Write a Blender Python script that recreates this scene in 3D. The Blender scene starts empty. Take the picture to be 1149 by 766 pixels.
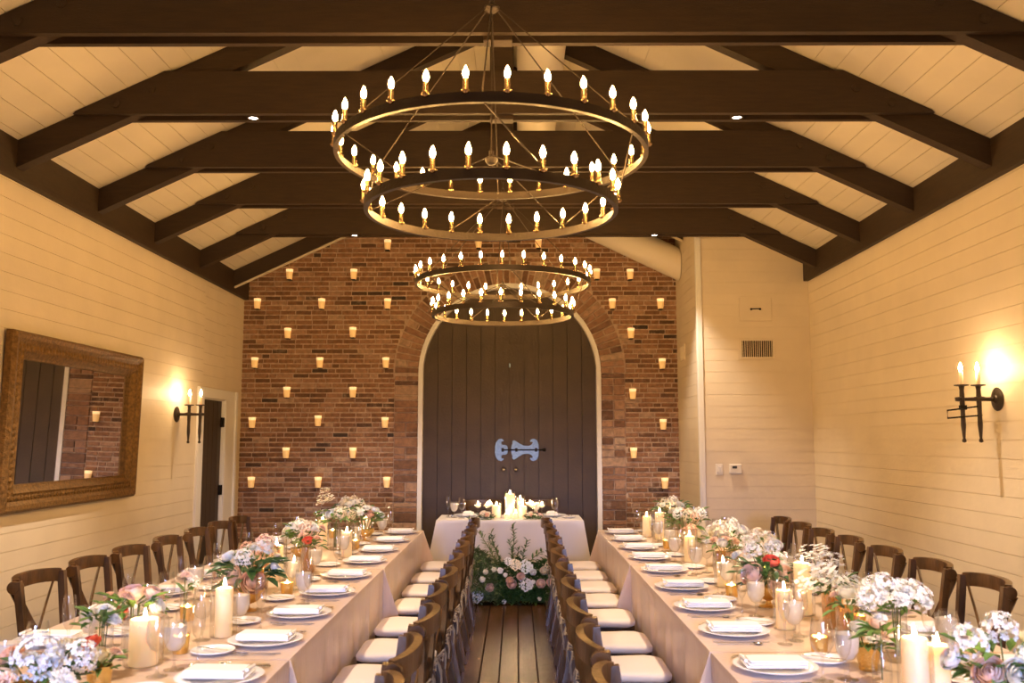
import bpy, math, random
from math import sin, cos, pi, sqrt, atan, radians
from mathutils import Vector, Matrix

S = bpy.context.scene
COL = S.collection

# ------------------------------------------------------------------ camera, world, exposure
cam = bpy.data.cameras.new('camera'); camo = bpy.data.objects.new('camera', cam); COL.objects.link(camo)
cam.sensor_width = 36.0; cam.lens = 36.0*1020/1149
camo.location = (0, 0, 1.575)
camo.rotation_euler = (pi/2+atan(111/1020), 0, atan(4.5/1020))
cam.clip_start = 0.05
cam.dof.use_dof = True; cam.dof.focus_distance = 7.0; cam.dof.aperture_fstop = 4.0
S.camera = camo
S.view_settings.view_transform = 'Standard'
S.view_settings.look = 'None'
S.view_settings.exposure = 0.33
S.view_settings.gamma = 1.0
S.view_settings.use_curve_mapping = False
S.cycles.use_denoising = True
S.cycles.max_bounces = 7
S.cycles.diffuse_bounces = 4
S.cycles.glossy_bounces = 3
S.cycles.transmission_bounces = 4
S.cycles.transparent_max_bounces = 12
S.cycles.caustics_reflective = False
S.cycles.caustics_refractive = False
S.cycles.sample_clamp_indirect = 3.0
W = bpy.data.worlds.new('world'); S.world = W; W.use_nodes = True
W.node_tree.nodes['Background'].inputs[0].default_value = (0.55, 0.7, 1.0, 1)
W.node_tree.nodes['Background'].inputs[1].default_value = 0.3

WARM = (1.0, 0.55, 0.165)      # chandelier bulbs
SPOTC = (1.0, 0.80, 0.62)     # recessed spots
BULB_E = 225.0
FLAME_E = 330.0
VOTIVE_E = 0.78
SPOT_W = 330.0
DAY_W = 46.0

def area_light(name, loc, rot, sx, sy, power, color):
    l = bpy.data.lights.new(name, 'AREA'); l.shape = 'RECTANGLE'; l.size = sx; l.size_y = sy
    l.energy = power; l.color = color
    o = bpy.data.objects.new(name, l); COL.objects.link(o); o.location = loc; o.rotation_euler = rot
    return o
# daylight through the windows of the wall behind the camera
dl = area_light('window_daylight', (-0.1, -2.3, 1.30), (pi/2-radians(12), 0, 0), 4.4, 1.4, DAY_W, (0.42, 0.52, 1.0))
dl.data.spread = radians(32)      # sky light only comes in downwards

# ------------------------------------------------------------------ room dimensions
XL, XR, YB, YF = -3.34, 3.17, 11.05, -2.4
XC = -0.085
def ceil_z(x): return 3.55+0.47*(3.205-abs(x-XC))
TRUSS = [2.23, 3.41, 4.58, 5.77, 6.94, 8.06, 9.26]

# ------------------------------------------------------------------ materials
MATS = {}
def nodes(m): return m.node_tree.nodes, m.node_tree.links
def mat(name, col, rough=0.6, metal=0.0, emit=None, estr=0.0, spec=0.5, sss=0.0, noise=0.0, nscale=8.0, bump=0.0, bscale=60.0, sheen=0.0, stretch=None, col2=None):
    if name in MATS: return MATS[name]
    m = bpy.data.materials.new(name); m.use_nodes = True; n, l = nodes(m)
    b = n['Principled BSDF']
    b.inputs['Base Color'].default_value = (*col, 1); b.inputs['Roughness'].default_value = rough
    b.inputs['Metallic'].default_value = metal; b.inputs['Specular IOR Level'].default_value = spec
    if sss: b.inputs['Subsurface Weight'].default_value = sss; b.inputs['Subsurface Radius'].default_value = (0.03, 0.015, 0.008); b.inputs['Subsurface Scale'].default_value = 1.0
    if sheen: b.inputs['Sheen Weight'].default_value = sheen
    if emit: b.inputs['Emission Color'].default_value = (*emit, 1); b.inputs['Emission Strength'].default_value = estr
    if noise or bump:
        tc = n.new('ShaderNodeTexCoord'); mp = n.new('ShaderNodeMapping'); l.new(tc.outputs['Object'], mp.inputs[0])
        if stretch: mp.inputs['Scale'].default_value = stretch
    if noise:
        nt = n.new('ShaderNodeTexNoise'); nt.inputs['Scale'].default_value = nscale; nt.inputs['Detail'].default_value = 5
        l.new(mp.outputs[0], nt.inputs['Vector'])
        rp = n.new('ShaderNodeValToRGB'); c2 = col2 or tuple(max(0, c*(1-noise)) for c in col)
        rp.color_ramp.elements[0].position = 0.3; rp.color_ramp.elements[0].color = (*c2, 1)
        rp.color_ramp.elements[1].position = 0.7; rp.color_ramp.elements[1].color = (*[min(1, c*(1+noise*0.35)) for c in col], 1)
        l.new(nt.outputs[0], rp.inputs[0]); l.new(rp.outputs[0], b.inputs['Base Color'])
    if bump:
        nb = n.new('ShaderNodeTexNoise'); nb.inputs['Scale'].default_value = bscale; nb.inputs['Detail'].default_value = 4
        l.new(mp.outputs[0], nb.inputs['Vector'])
        bp = n.new('ShaderNodeBump'); bp.inputs['Strength'].default_value = bump; bp.inputs['Distance'].default_value = 0.01
        l.new(nb.outputs[0], bp.inputs['Height']); l.new(bp.outputs[0], b.inputs['Normal'])
    MATS[name] = m; return m

def island_mat(name, stops, rough=0.85, smear=None, bump=0.5, bscale=45, stain=0.35):
    """one colour per brick / board (random per island) broken up by noise"""
    m = bpy.data.materials.new(name); m.use_nodes = True; n, l = nodes(m); b = n['Principled BSDF']
    b.inputs['Roughness'].default_value = rough
    g = n.new('ShaderNodeNewGeometry'); rp = n.new('ShaderNodeValToRGB'); rp.color_ramp.interpolation = 'LINEAR'
    els = rp.color_ramp.elements
    els[0].position = stops[0][0]; els[0].color = (*stops[0][1], 1)
    els[1].position = stops[-1][0]; els[1].color = (*stops[-1][1], 1)
    for p, c in stops[1:-1]:
        e = els.new(p); e.color = (*c, 1)
    l.new(g.outputs['Random Per Island'], rp.inputs[0])
    tc = n.new('ShaderNodeTexCoord'); nt = n.new('ShaderNodeTexNoise'); nt.inputs['Scale'].default_value = 22; nt.inputs['Detail'].default_value = 6
    l.new(tc.outputs['Object'], nt.inputs['Vector'])
    r2 = n.new('ShaderNodeValToRGB'); r2.color_ramp.elements[0].position = 0.32; r2.color_ramp.elements[0].color = (1-stain, 1-stain, 1-stain, 1)
    r2.color_ramp.elements[1].position = 0.62; r2.color_ramp.elements[1].color = (1.12, 1.08, 1.05, 1)
    l.new(nt.outputs[0], r2.inputs[0])
    mx = n.new('ShaderNodeMix'); mx.data_type = 'RGBA'; mx.blend_type = 'MULTIPLY'; mx.inputs[0].default_value = 1
    l.new(rp.outputs[0], mx.inputs[6]); l.new(r2.outputs[0], mx.inputs[7])
    out = mx.outputs[2]
    if smear:
        n3 = n.new('ShaderNodeTexNoise'); n3.inputs['Scale'].default_value = 9; n3.inputs['Detail'].default_value = 8; n3.inputs['Roughness'].default_value = 0.7
        l.new(tc.outputs['Object'], n3.inputs['Vector'])
        r3 = n.new('ShaderNodeValToRGB'); r3.color_ramp.elements[0].position = 0.56; r3.color_ramp.elements[0].color = (0, 0, 0, 1)
        r3.color_ramp.elements[1].position = 0.74; r3.color_ramp.elements[1].color = (0.6, 0.6, 0.6, 1)
        l.new(n3.outputs[0], r3.inputs[0])
        m2 = n.new('ShaderNodeMix'); m2.data_type = 'RGBA'; l.new(r3.outputs[0], m2.inputs[0]); l.new(out, m2.inputs[6]); m2.inputs[7].default_value = (*smear, 1)
        out = m2.outputs[2]
    l.new(out, b.inputs['Base Color'])
    nb = n.new('ShaderNodeTexNoise'); nb.inputs['Scale'].default_value = bscale; nb.inputs['Detail'].default_value = 5
    l.new(tc.outputs['Object'], nb.inputs['Vector'])
    bp = n.new('ShaderNodeBump'); bp.inputs['Strength'].default_value = bump; bp.inputs['Distance'].default_value = 0.012
    l.new(nb.outputs[0], bp.inputs['Height']); l.new(bp.outputs[0], b.inputs['Normal'])
    MATS[name] = m; return m

def thin_glass(name, tint=(1, 1, 1), refl=0.12, rough=0.02, body=0.0, bodycol=(1, 1, 1)):
    """thin walled glass: clear with fresnel gloss, optionally part frosted"""
    m = bpy.data.materials.new(name); m.use_nodes = True; n, l = nodes(m)
    n.remove(n['Principled BSDF']); out = n['Material Output']
    tr = n.new('ShaderNodeBsdfTransparent'); tr.inputs[0].default_value = (*tint, 1)
    gl = n.new('ShaderNodeBsdfGlossy'); gl.inputs['Roughness'].default_value = rough
    lw = n.new('ShaderNodeLayerWeight'); lw.inputs[0].default_value = 0.35
    mr = n.new('ShaderNodeMapRange'); mr.inputs[3].default_value = refl*0.35; mr.inputs[4].default_value = min(1, refl*5)
    l.new(lw.outputs['Facing'], mr.inputs[0])
    a = n.new('ShaderNodeMixShader'); l.new(mr.outputs[0], a.inputs[0]); l.new(tr.outputs[0], a.inputs[1]); l.new(gl.outputs[0], a.inputs[2])
    last = a
    if body:
        df = n.new('ShaderNodeBsdfDiffuse'); df.inputs[0].default_value = (*bodycol, 1)
        tl = n.new('ShaderNodeBsdfTranslucent'); tl.inputs[0].default_value = (*bodycol, 1)
        b2 = n.new('ShaderNodeMixShader'); b2.inputs[0].default_value = 0.5; l.new(df.outputs[0], b2.inputs[1]); l.new(tl.outputs[0], b2.inputs[2])
        c = n.new('ShaderNodeMixShader'); c.inputs[0].default_value = body; l.new(a.outputs[0], c.inputs[1]); l.new(b2.outputs[0], c.inputs[2]); last = c
    l.new(last.outputs[0], out.inputs[0])
    MATS[name] = m; return m

PAINT = mat('cream_paint', (0.80, 0.70, 0.54), 0.55, bump=0.12, bscale=25, noise=0.06, nscale=3)
CEILP = mat('ceiling_paint', (0.77, 0.69, 0.53), 0.6, bump=0.1, bscale=25, noise=0.06, nscale=3)
WHITE = mat('white_trim_paint', (0.82, 0.80, 0.76), 0.45)
BEAM = mat('dark_brown_beam_paint', (0.036, 0.018, 0.006), 0.62, noise=0.3, nscale=6, bump=0.3, bscale=30, stretch=(1, 1, 8))
DOORW = mat('brown_door_boards', (0.062, 0.036, 0.017), 0.55, noise=0.2, nscale=5, bump=0.2, bscale=40)
DOORL = mat('dark_door_leaf', (0.05, 0.034, 0.024), 0.6)
IRON = mat('black_iron', (0.02, 0.017, 0.014), 0.5, 0.8)
BRONZE = mat('aged_bronze_iron', (0.062, 0.045, 0.032), 0.42, 0.45, bump=0.3)
BLUESTEEL = mat('blued_steel_latch', (0.20, 0.30, 0.42), 0.45, 0.55, noise=0.3, nscale=60)
BRASSY = mat('antique_brass_sleeve', (0.42, 0.27, 0.14), 0.25, 0.95)
STEEL = mat('polished_cutlery_steel', (0.8, 0.78, 0.74), 0.15, 1.0)
GOLD = mat('mercury_gold_glass', (0.85, 0.55, 0.16), 0.28, 0.9, bump=0.5, bscale=150)
GILT = mat('carved_gilt_wood', (0.26, 0.145, 0.045), 0.45, 0.55, noise=0.55, nscale=40, bump=1.0, bscale=110)
MIRR = mat('mirror_silver', (0.78, 0.78, 0.8), 0.015, 1.0)
CHAIRW = mat('walnut_stained_wood', (0.115, 0.058, 0.021), 0.28, noise=0.7, nscale=14, bump=0.2, bscale=60, stretch=(1, 1, 0.35), spec=0.35)
SEATW = mat('dark_seat_rim', (0.035, 0.022, 0.016), 0.5)
CUSH = mat('ivory_cushion_fabric', (0.74, 0.63, 0.51), 0.8, sheen=0.3, bump=0.1, bscale=200)
TIE = mat('cream_ribbon', (0.30, 0.23, 0.15), 0.7)
SATIN = mat('champagne_satin', (0.66, 0.48, 0.33), 0.34, sheen=0.3, bump=0.35, bscale=7, stretch=(6, 6, 0.6))
IVORY = mat('ivory_satin', (0.80, 0.76, 0.72), 0.42, sheen=0.3, bump=0.1, bscale=12, stretch=(6, 6, 0.6))
TWOOD = mat('folding_table_plywood', (0.35, 0.24, 0.14), 0.6)
CHINA = mat('white_china', (0.83, 0.83, 0.86), 0.14, spec=0.6)
NAPK = mat('white_linen', (0.90, 0.88, 0.86), 0.8, bump=0.15, bscale=180)
WAX = mat('ivory_wax_painted_glow', (0.95, 0.78, 0.55), 0.5, sss=0.6, emit=(1.0, 0.60, 0.24), estr=0.30)  # even emission stands in for flame light glowing through the wax
FLAME = mat('candle_flame', (1, 0.8, 0.5), 0.5, emit=(1.0, 0.66, 0.32), estr=FLAME_E)
BULB = mat('lit_bulb_glass', (1, 0.8, 0.5), 0.3, emit=WARM, estr=BULB_E)
VOT = mat('glowing_votive_wax', (0.9, 0.7, 0.4), 0.5, emit=(1.0, 0.46, 0.11), estr=VOTIVE_E*0.42)
VOTT = mat('glowing_votive_rim', (0.9, 0.75, 0.5), 0.5, emit=(1.0, 0.62, 0.26), estr=VOTIVE_E)
GLASS = thin_glass('clear_glass', (0.97, 0.97, 0.97))
FROST = thin_glass('iced_water_glass', (0.97, 0.96, 0.94), 0.14, 0.05, body=0.72, bodycol=(0.97, 0.94, 0.90))
AMBER = thin_glass('amber_glass', (0.95, 0.72, 0.35), 0.25, 0.08, body=0.25, bodycol=(0.95, 0.70, 0.36))
PIPE = mat('white_duct_paint', (0.82, 0.75, 0.62), 0.5)
PLAST = mat('white_plastic', (0.84, 0.80, 0.72), 0.4)
DARKG = mat('dark_backing', (0.03, 0.02, 0.015), 0.8)
LCD = mat('dark_display', (0.03, 0.03, 0.03), 0.3)
LENS = mat('lit_spot_lens', (1, 1, 1), 0.3, emit=(1.0, 0.88, 0.75), estr=30)
PETAL = {
    'blush': mat('blush_petals', (0.95, 0.70, 0.58), 0.6, sss=0.15),
    'peach': mat('peach_petals', (0.93, 0.62, 0.44), 0.6, sss=0.15),
    'coral': mat('coral_petals', (0.86, 0.16, 0.11), 0.6, sss=0.1),
    'cream': mat('cream_petals', (0.92, 0.84, 0.66), 0.6, sss=0.15),
    'white': mat('white_petals', (0.93, 0.92, 0.88), 0.6, sss=0.15),
    'blue': mat('pale_blue_petals', (0.76, 0.80, 0.84), 0.6, sss=0.15)}
LEAF1 = mat('fresh_leaf', (0.13, 0.25, 0.05), 0.5, noise=0.4, nscale=9)
LEAF2 = mat('dark_leaf', (0.06, 0.15, 0.04), 0.45, noise=0.4, nscale=9)
OLIVE = mat('olive_leaf', (0.25, 0.34, 0.13), 0.5, noise=0.5, nscale=11)
STEM = mat('green_stem', (0.12, 0.17, 0.05), 0.6)
BRICK = island_mat('old_brick', [(0.0, (0.045, 0.030, 0.022)), (0.06, (0.15, 0.075, 0.04)), (0.3, (0.25, 0.125, 0.065)), (0.6, (0.31, 0.165, 0.09)), (0.88, (0.37, 0.21, 0.13)), (1.0, (0.46, 0.32, 0.22))], smear=(0.50, 0.38, 0.28))
QUOIN = island_mat('terracotta_block', [(0.0, (0.13, 0.07, 0.045)), (0.35, (0.27, 0.145, 0.085)), (0.75, (0.38, 0.22, 0.14)), (1.0, (0.48, 0.36, 0.26))], smear=(0.52, 0.42, 0.34))
MORTAR = mat('lime_mortar', (0.60, 0.45, 0.33), 0.95, noise=0.35, nscale=18, bump=0.6, bscale=50)
FLOORM = island_mat('worn_oak_floor', [(0.0, (0.042, 0.018, 0.006)), (0.5, (0.066, 0.028, 0.010)), (1.0, (0.095, 0.042, 0.015))], rough=0.27, bump=0.12, bscale=14, stain=0.45)

# ------------------------------------------------------------------ mesh builder
class MB:
    def __init__(s): s.v = []; s.f = []; s.mi = []; s.cur = 0
    def quad(s, a, b, c, d):
        i = len(s.v); s.v += [a, b, c, d]; s.f.append((i, i+1, i+2, i+3)); s.mi.append(s.cur)
    def add(s, vs, fs):
        i = len(s.v); s.v += [tuple(p) for p in vs]; s.f += [tuple(i+k for k in f) for f in fs]; s.mi += [s.cur]*len(fs)
    def box(s, c, d, rot=None, M=None):
        x, y, z = d[0]/2, d[1]/2, d[2]/2
        p = [Vector((a*x, b*y, e*z)) for a in (-1, 1) for b in (-1, 1) for e in (-1, 1)]
        if rot: 
            R = Matrix.Rotation(rot[2], 3, 'Z') @ Matrix.Rotation(rot[1], 3, 'Y') @ Matrix.Rotation(rot[0], 3, 'X')
            p = [R @ q for q in p]
        p = [q+Vector(c) for q in p]
        if M: p = [M @ q for q in p]
        s.add(p, [(0, 1, 3, 2), (4, 6, 7, 5), (0, 4, 5, 1), (2, 3, 7, 6), (0, 2, 6, 4), (1, 5, 7, 3)])
    def bbox(s, c, d, b=0.004, M=None):
        """box with chamfered edges"""
        x, y, z = d[0]/2, d[1]/2, d[2]/2; b = min(b, x*.9, y*.9, z*.9)
        vs = []; idx = {}
        for a in (-1, 1):
            for e in (-1, 1):
                for g in (-1, 1):
                    for ax in range(3):
                        q = [a*(x-b), e*(y-b), g*(z-b)]; q[ax] = (a*x, e*y, g*z)[ax]
                        idx[(a, e, g, ax)] = len(vs); p = Vector(q)+Vector(c); vs.append(M @ p if M else p)
        fs = []
        for t in (-1, 1):
            fs.append((idx[(t, -1, -1, 0)], idx[(t, 1, -1, 0)], idx[(t, 1, 1, 0)], idx[(t, -1, 1, 0)])[::t])
            fs.append((idx[(-1, t, -1, 1)], idx[(-1, t, 1, 1)], idx[(1, t, 1, 1)], idx[(1, t, -1, 1)])[::t])
            fs.append((idx[(-1, -1, t, 2)], idx[(1, -1, t, 2)], idx[(1, 1, t, 2)], idx[(-1, 1, t, 2)])[::t])
        for e in (-1, 1):
            for g in (-1, 1):
                fs.append((idx[(-1, e, g, 1)], idx[(1, e, g, 1)], idx[(1, e, g, 2)], idx[(-1, e, g, 2)])[::-e*g])
                fs.append((idx[(e, -1, g, 0)], idx[(e, 1, g, 0)], idx[(e, 1, g, 2)], idx[(e, -1, g, 2)])[::e*g])
                fs.append((idx[(e, g, -1, 0)], idx[(e, g, 1, 0)], idx[(e, g, 1, 1)], idx[(e, g, -1, 1)])[::-e*g])
                for a in (-1, 1):
                    fs.append((idx[(a, e, g, 0)], idx[(a, e, g, 1)], idx[(a, e, g, 2)])[::a*e*g])
        s.add(vs, fs)
    def lathe(s, prof, seg=16, c=(0, 0, 0), M=None, cap=True):
        n = len(prof); vs = []
        for r, z in prof:
            for k in range(seg):
                a = 2*pi*k/seg; p = Vector((c[0]+r*cos(a), c[1]+r*sin(a), c[2]+z)); vs.append(M @ p if M else p)
        fs = [(i*seg+k, i*seg+(k+1) % seg, (i+1)*seg+(k+1) % seg, (i+1)*seg+k) for i in range(n-1) for k in range(seg)]
        if cap:
            if prof[0][0] > 1e-5: fs.append(tuple(range(seg))[::-1])
            if prof[-1][0] > 1e-5: fs.append(tuple((n-1)*seg+k for k in range(seg)))
        s.add(vs, fs)
    def tube(s, pts, r, seg=8, flat=1.0, up=None, cap=True):
        pts = [Vector(p) for p in pts]; n = len(pts)
        if not hasattr(r, '__len__'): r = [r]*n
        vs = []; ref = Vector(up) if up else None
        for i, p in enumerate(pts):
            t = (pts[min(i+1, n-1)]-pts[max(i-1, 0)]).normalized()
            if ref is None or abs(t.dot(ref)) > 0.95: ref = Vector((0, 0, 1)) if abs(t.z) < 0.9 else Vector((1, 0, 0))
            a = t.cross(ref).normalized(); b = a.cross(t).normalized()
            if not up: ref = b
            for k in range(seg):
                g = 2*pi*k/seg; vs.append(p+a*(r[i]*flat*cos(g))+b*(r[i]*sin(g)))
        fs = [(i*seg+k, i*seg+(k+1) % seg, (i+1)*seg+(k+1) % seg, (i+1)*seg+k) for i in range(n-1) for k in range(seg)]
        if cap: fs += [tuple(range(seg))[::-1], tuple((n-1)*seg+k for k in range(seg))]
        s.add(vs, fs)
    def strap(s, pts, w, t, up=(0, 0, 1)):
        """rectangular section swept: w along up-ish, t across"""
        pts = [Vector(p) for p in pts]; n = len(pts); vs = []
        for i, p in enumerate(pts):
            d = (pts[min(i+1, n-1)]-pts[max(i-1, 0)]).normalized(); a = d.cross(Vector(up)).normalized(); b = a.cross(d).normalized()
            for x, y in ((-1, -1), (1, -1), (1, 1), (-1, 1)):
                vs.append(p+a*(x*t/2)+b*(y*w/2))
        fs = [(i*4+k, i*4+(k+1) % 4, (i+1)*4+(k+1) % 4, (i+1)*4+k) for i in range(n-1) for k in range(4)]
        fs += [(3, 2, 1, 0), tuple((n-1)*4+k for k in range(4))]
        s.add(vs, fs)
    def prism(s, outline, d, M):
        """outline in local xy, thickness d along local z, placed by matrix M"""
        n = len(outline)
        vs = [M @ Vector((x, y, 0)) for x, y in outline]+[M @ Vector((x, y, d)) for x, y in outline]
        fs = [tuple(range(n))[::-1], tuple(range(n, 2*n))]+[(i, (i+1) % n, n+(i+1) % n, n+i) for i in range(n)]
        s.add(vs, fs)
    def mesh(s, name, m, smooth=False):
        me = bpy.data.meshes.new(name); me.from_pydata([tuple(v) for v in s.v], [], s.f)
        for k in (m if isinstance(m, (list, tuple)) else [m]): me.materials.append(k)
        if isinstance(m, (list, tuple)): me.polygons.foreach_set('material_index', s.mi)
        if smooth: me.polygons.foreach_set('use_smooth', [True]*len(me.polygons))
        me.update(); return me
    def build(s, name, m, parent=None, smooth=False, sharp=None):
        me = s.mesh(name, m, smooth)
        if smooth and sharp: me.set_sharp_from_angle(angle=radians(sharp))
        o = bpy.data.objects.new(name, me); COL.objects.link(o)
        if parent: o.parent = parent
        return o
def put(name, me, parent=None, loc=(0, 0, 0), rot=(0, 0, 0), sc=None):
    o = bpy.data.objects.new(name, me); COL.objects.link(o); o.location = loc; o.rotation_euler = rot
    if sc: o.scale = (sc, sc, sc) if not hasattr(sc, '__len__') else sc
    if parent: o.parent = parent
    return o
def tag(o, label=None, cat=None, group=None, kind=None):
    if label: o['label'] = label
    if cat: o['category'] = cat
    if group: o['group'] = group
    if kind: o['kind'] = kind
    return o
def empty(name, loc=(0, 0, 0), rz=0.0):
    o = bpy.data.objects.new(name, None); COL.objects.link(o); o.location = loc; o.rotation_euler = (0, 0, rz); o.empty_display_size = 0.1
    return o
def struct(o): o['kind'] = 'structure'; return o
def copy_tree(o, parent=None):
    c = o.copy(); COL.objects.link(c)
    if parent: c.parent = parent
    for ch in list(o.children): copy_tree(ch, c)
    return c
def place(proto, used, loc, rz, label, group, cat=None):
    o = copy_tree(proto) if used[0] else proto
    used[0] = True
    o.location = loc; o.rotation_euler = (0, 0, rz); o['label'] = label
    if group: o['group'] = group
    return o
ORD = ['first', 'second', 'third', 'fourth', 'fifth', 'sixth', 'seventh', 'eighth', 'ninth', 'tenth', 'eleventh', 'twelfth', 'thirteenth']

# ------------------------------------------------------------------ large structure
def plank_floor():
    rnd = random.Random(4); m = MB(); w = 0.131; x = XL-0.05
    while x < XR+0.05:
        y = YF-0.1-rnd.random()*1.5
        while y < YB+0.3:
            L = rnd.uniform(0.9, 2.6)
            m.box((x+w/2, y+L/2, -0.01), (w-0.009, L-0.003, 0.02)); y += L
        x += w
    fl = struct(m.build('floor', FLOORM))
    b = MB(); b.box((XC, (YF+YB)/2, -0.045), (7, YB-YF+0.8, 0.05)); b.build('subfloor', DARKG, fl)
plank_floor()

def boards(m, P, U, V, N, ulen, v0, v1, pitch, groove=0.004, depth=0.006, ulim=None):
    """lapped boards: rows along U stacked along V, outward normal N"""
    P, U, V, N = Vector(P), Vector(U), Vector(V), Vector(N)
    v = v0
    while v < v1-1e-4:
        e = min(v+pitch, v1); a, b = (0, ulen) if ulim is None else ulim(v, e)
        if b > a+0.01:
            q = lambda u, w, d: tuple(P+U*u+V*w+N*d)
            m.quad(q(a, v, 0), q(b, v, 0), q(b, e-groove, 0), q(a, e-groove, 0))
            m.quad(q(a, e-groove, 0), q(b, e-groove, 0), q(b, e-groove, -depth), q(a, e-groove, -depth))
            m.quad(q(a, e-groove, -depth), q(b, e-groove, -depth), q(b, e, -depth), q(a, e, -depth))
            m.quad(q(a, e, -depth), q(b, e, -depth), q(b, e, 0), q(a, e, 0))
        v = e
PIT = 0.1215
# left wall with the doorway
DY0, DY1, DZ = 9.67, 10.40, 2.03
m = MB()
boards(m, (XL, YF, 0), (0, 1, 0), (0, 0, 1), (1, 0, 0), DY0-YF, 0, 3.56, PIT)
boards(m, (XL, DY1, 0), (0, 1, 0), (0, 0, 1), (1, 0, 0), YB+0.1-DY1, 0, 3.56, PIT)
boards(m, (XL, DY0, 0), (0, 1, 0), (0, 0, 1), (1, 0, 0), DY1-DY0, DZ, 3.56, PIT)
m.box((XL-0.08, (YF+DY0)/2, 1.78), (0.12, DY0-YF, 3.56)); m.box((XL-0.08, (DY1+YB+0.1)/2, 1.78), (0.12, YB+0.1-DY1, 3.56))
m.box((XL-0.08, (DY0+DY1)/2, (DZ+3.56)/2), (0.12, DY1-DY0, 3.56-DZ))
struct(m.build('wall_left', PAINT))
m = MB()
boards(m, (XR, 9.75, 0), (0, -1, 0), (0, 0, 1), (-1, 0, 0), 9.75-YF, 0, 3.56, PIT)
m.box((XR+0.08, (YF+YB)/2, 1.78), (0.12, YB-YF, 3.56))
struct(m.build('wall_right', PAINT))
# ceiling: two slopes of boards
m = MB(); L = sqrt(1+0.47**2)
for sgn in (-1, 1):
    U = Vector((0, 1, 0)); V = Vector((-sgn, 0, 0.47)).normalized(); N = Vector((-sgn*0.47, 0, -1)).normalized()
    x0 = XC+sgn*3.30
    boards(m, (x0, YF-0.1, 3.55-0.47*0.095), U, V, N, YB-YF+0.3, 0, 3.30*L, 0.152, groove=0.004, depth=0.007)
    m.box((XC+sgn*1.64, (YF+YB)/2, 4.37), (3.36*L, YB-YF+0.4, 0.04), rot=(0, sgn*atan(0.47), 0))
struct(m.build('ceiling', CEILP))
# alcove (closet box) at the right of the brick wall
BX, BY = 1.965, 9.75
m = MB()
boards(m, (BX, BY, 0), (1, 0, 0), (0, 0, 1), (0, -1, 0), XR-BX, 0, 4.1, PIT, ulim=lambda v, e: (0, min(XR-BX, 3.205+XC+(3.55-e)/0.47-BX)))
boards(m, (BX, YB+0.02, 0), (0, -1, 0), (0, 0, 1), (-1, 0, 0), YB+0.02-BY, 0, ceil_z(BX), PIT)
m.prism([(BX+0.01, 0), (XR+0.02, 0), (XR+0.02, ceil_z(XR+0.02)+0.02), (BX+0.01, ceil_z(BX)+0.02)], 0.02, Matrix.Translation((0, BY+0.03, 0)) @ Matrix.Rotation(pi/2, 4, 'X'))
alc = struct(m.build('wall_alcove', PAINT))
m = MB(); m.box((BX+0.018, BY-0.006, 2.03), (0.05, 0.016, 4.06)); m.box((BX-0.006, BY+0.02, 2.03), (0.016, 0.05, 4.06))
m.build('corner_board', WHITE, alc)
m = MB(); m.bbox((2.587, BY-0.005, 2.985), (0.35, 0.012, 0.26), 0.003); ap = m.build('access_panel', PAINT, alc)
m = MB()
for x in (2.54, 2.635): m.lathe([(0.011, 0), (0.013, 0.008), (0.007, 0.012), (0.006, 0.02)], 10, M=Matrix.Translation((x, BY-0.011, 2.985)) @ Matrix.Rotation(pi/2, 4, 'X'))
m.tube([(2.54, BY-0.032, 2.985), (2.565, BY-0.042, 2.985), (2.61, BY-0.042, 2.985), (2.635, BY-0.032, 2.985)], 0.006, 8)
m.build('panel_handle', IRON, ap)
def vent(name, loc, rz, w, h, label):
    t = empty(name, loc, rz); tag(t, label, 'vent')
    m = MB(); f = 0.022
    for x in (-1, 1): m.bbox((x*(w/2+f/2), -0.006, 0), (f, 0.012, h+2*f), 0.002)
    for z in (-1, 1): m.bbox((0, -0.006, z*(h/2+f/2)), (w, 0.012, f), 0.002)
    m.build('vent_frame', PAINT, t)
    m = MB(); m.box((0, -0.001, 0), (w, 0.002, h)); m.build('duct_shade_panel', DARKG, t)  # flat dark panel paints the shaded depth behind the louvres
    m = MB(); n = int(w/0.021)
    for k in range(n): m.box((-w/2+(k+0.5)*w/n, -0.006, 0), (0.005, 0.006, h), rot=(0, 0, 0.6))
    m.build('louvre', PAINT, t); return t
vent('air_vent', (2.597, BY, 2.555), 0, 0.33, 0.175, 'white slatted return vent on the front of the cream panelled alcove')
vent('air_vent', (BX, 10.66, 2.60), -pi/2, 0.26, 0.15, 'small dark vent high on the narrow return beside the brick')
t = empty('light_switch', (2.155, BY, 1.27)); tag(t, 'white wall switch plate nearest the alcove corner', 'switch')
m = MB(); m.bbox((0, -0.004, 0), (0.075, 0.008, 0.115), 0.003); m.build('switch_plate', PLAST, t)
m = MB(); m.bbox((0, -0.010, 0), (0.034, 0.008, 0.066), 0.003); m.build('rocker', WHITE, t)
t = empty('thermostat', (2.325, BY, 1.275)); tag(t, 'white thermostat with small dark display on the alcove front', 'thermostat')
m = MB(); m.bbox((0, -0.014, 0), (0.13, 0.028, 0.10), 0.006); m.build('housing', PLAST, t)
m = MB(); m.bbox((-0.01, -0.030, 0.018), (0.05, 0.004, 0.026), 0.001); m.build('display', LCD, t)

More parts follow.
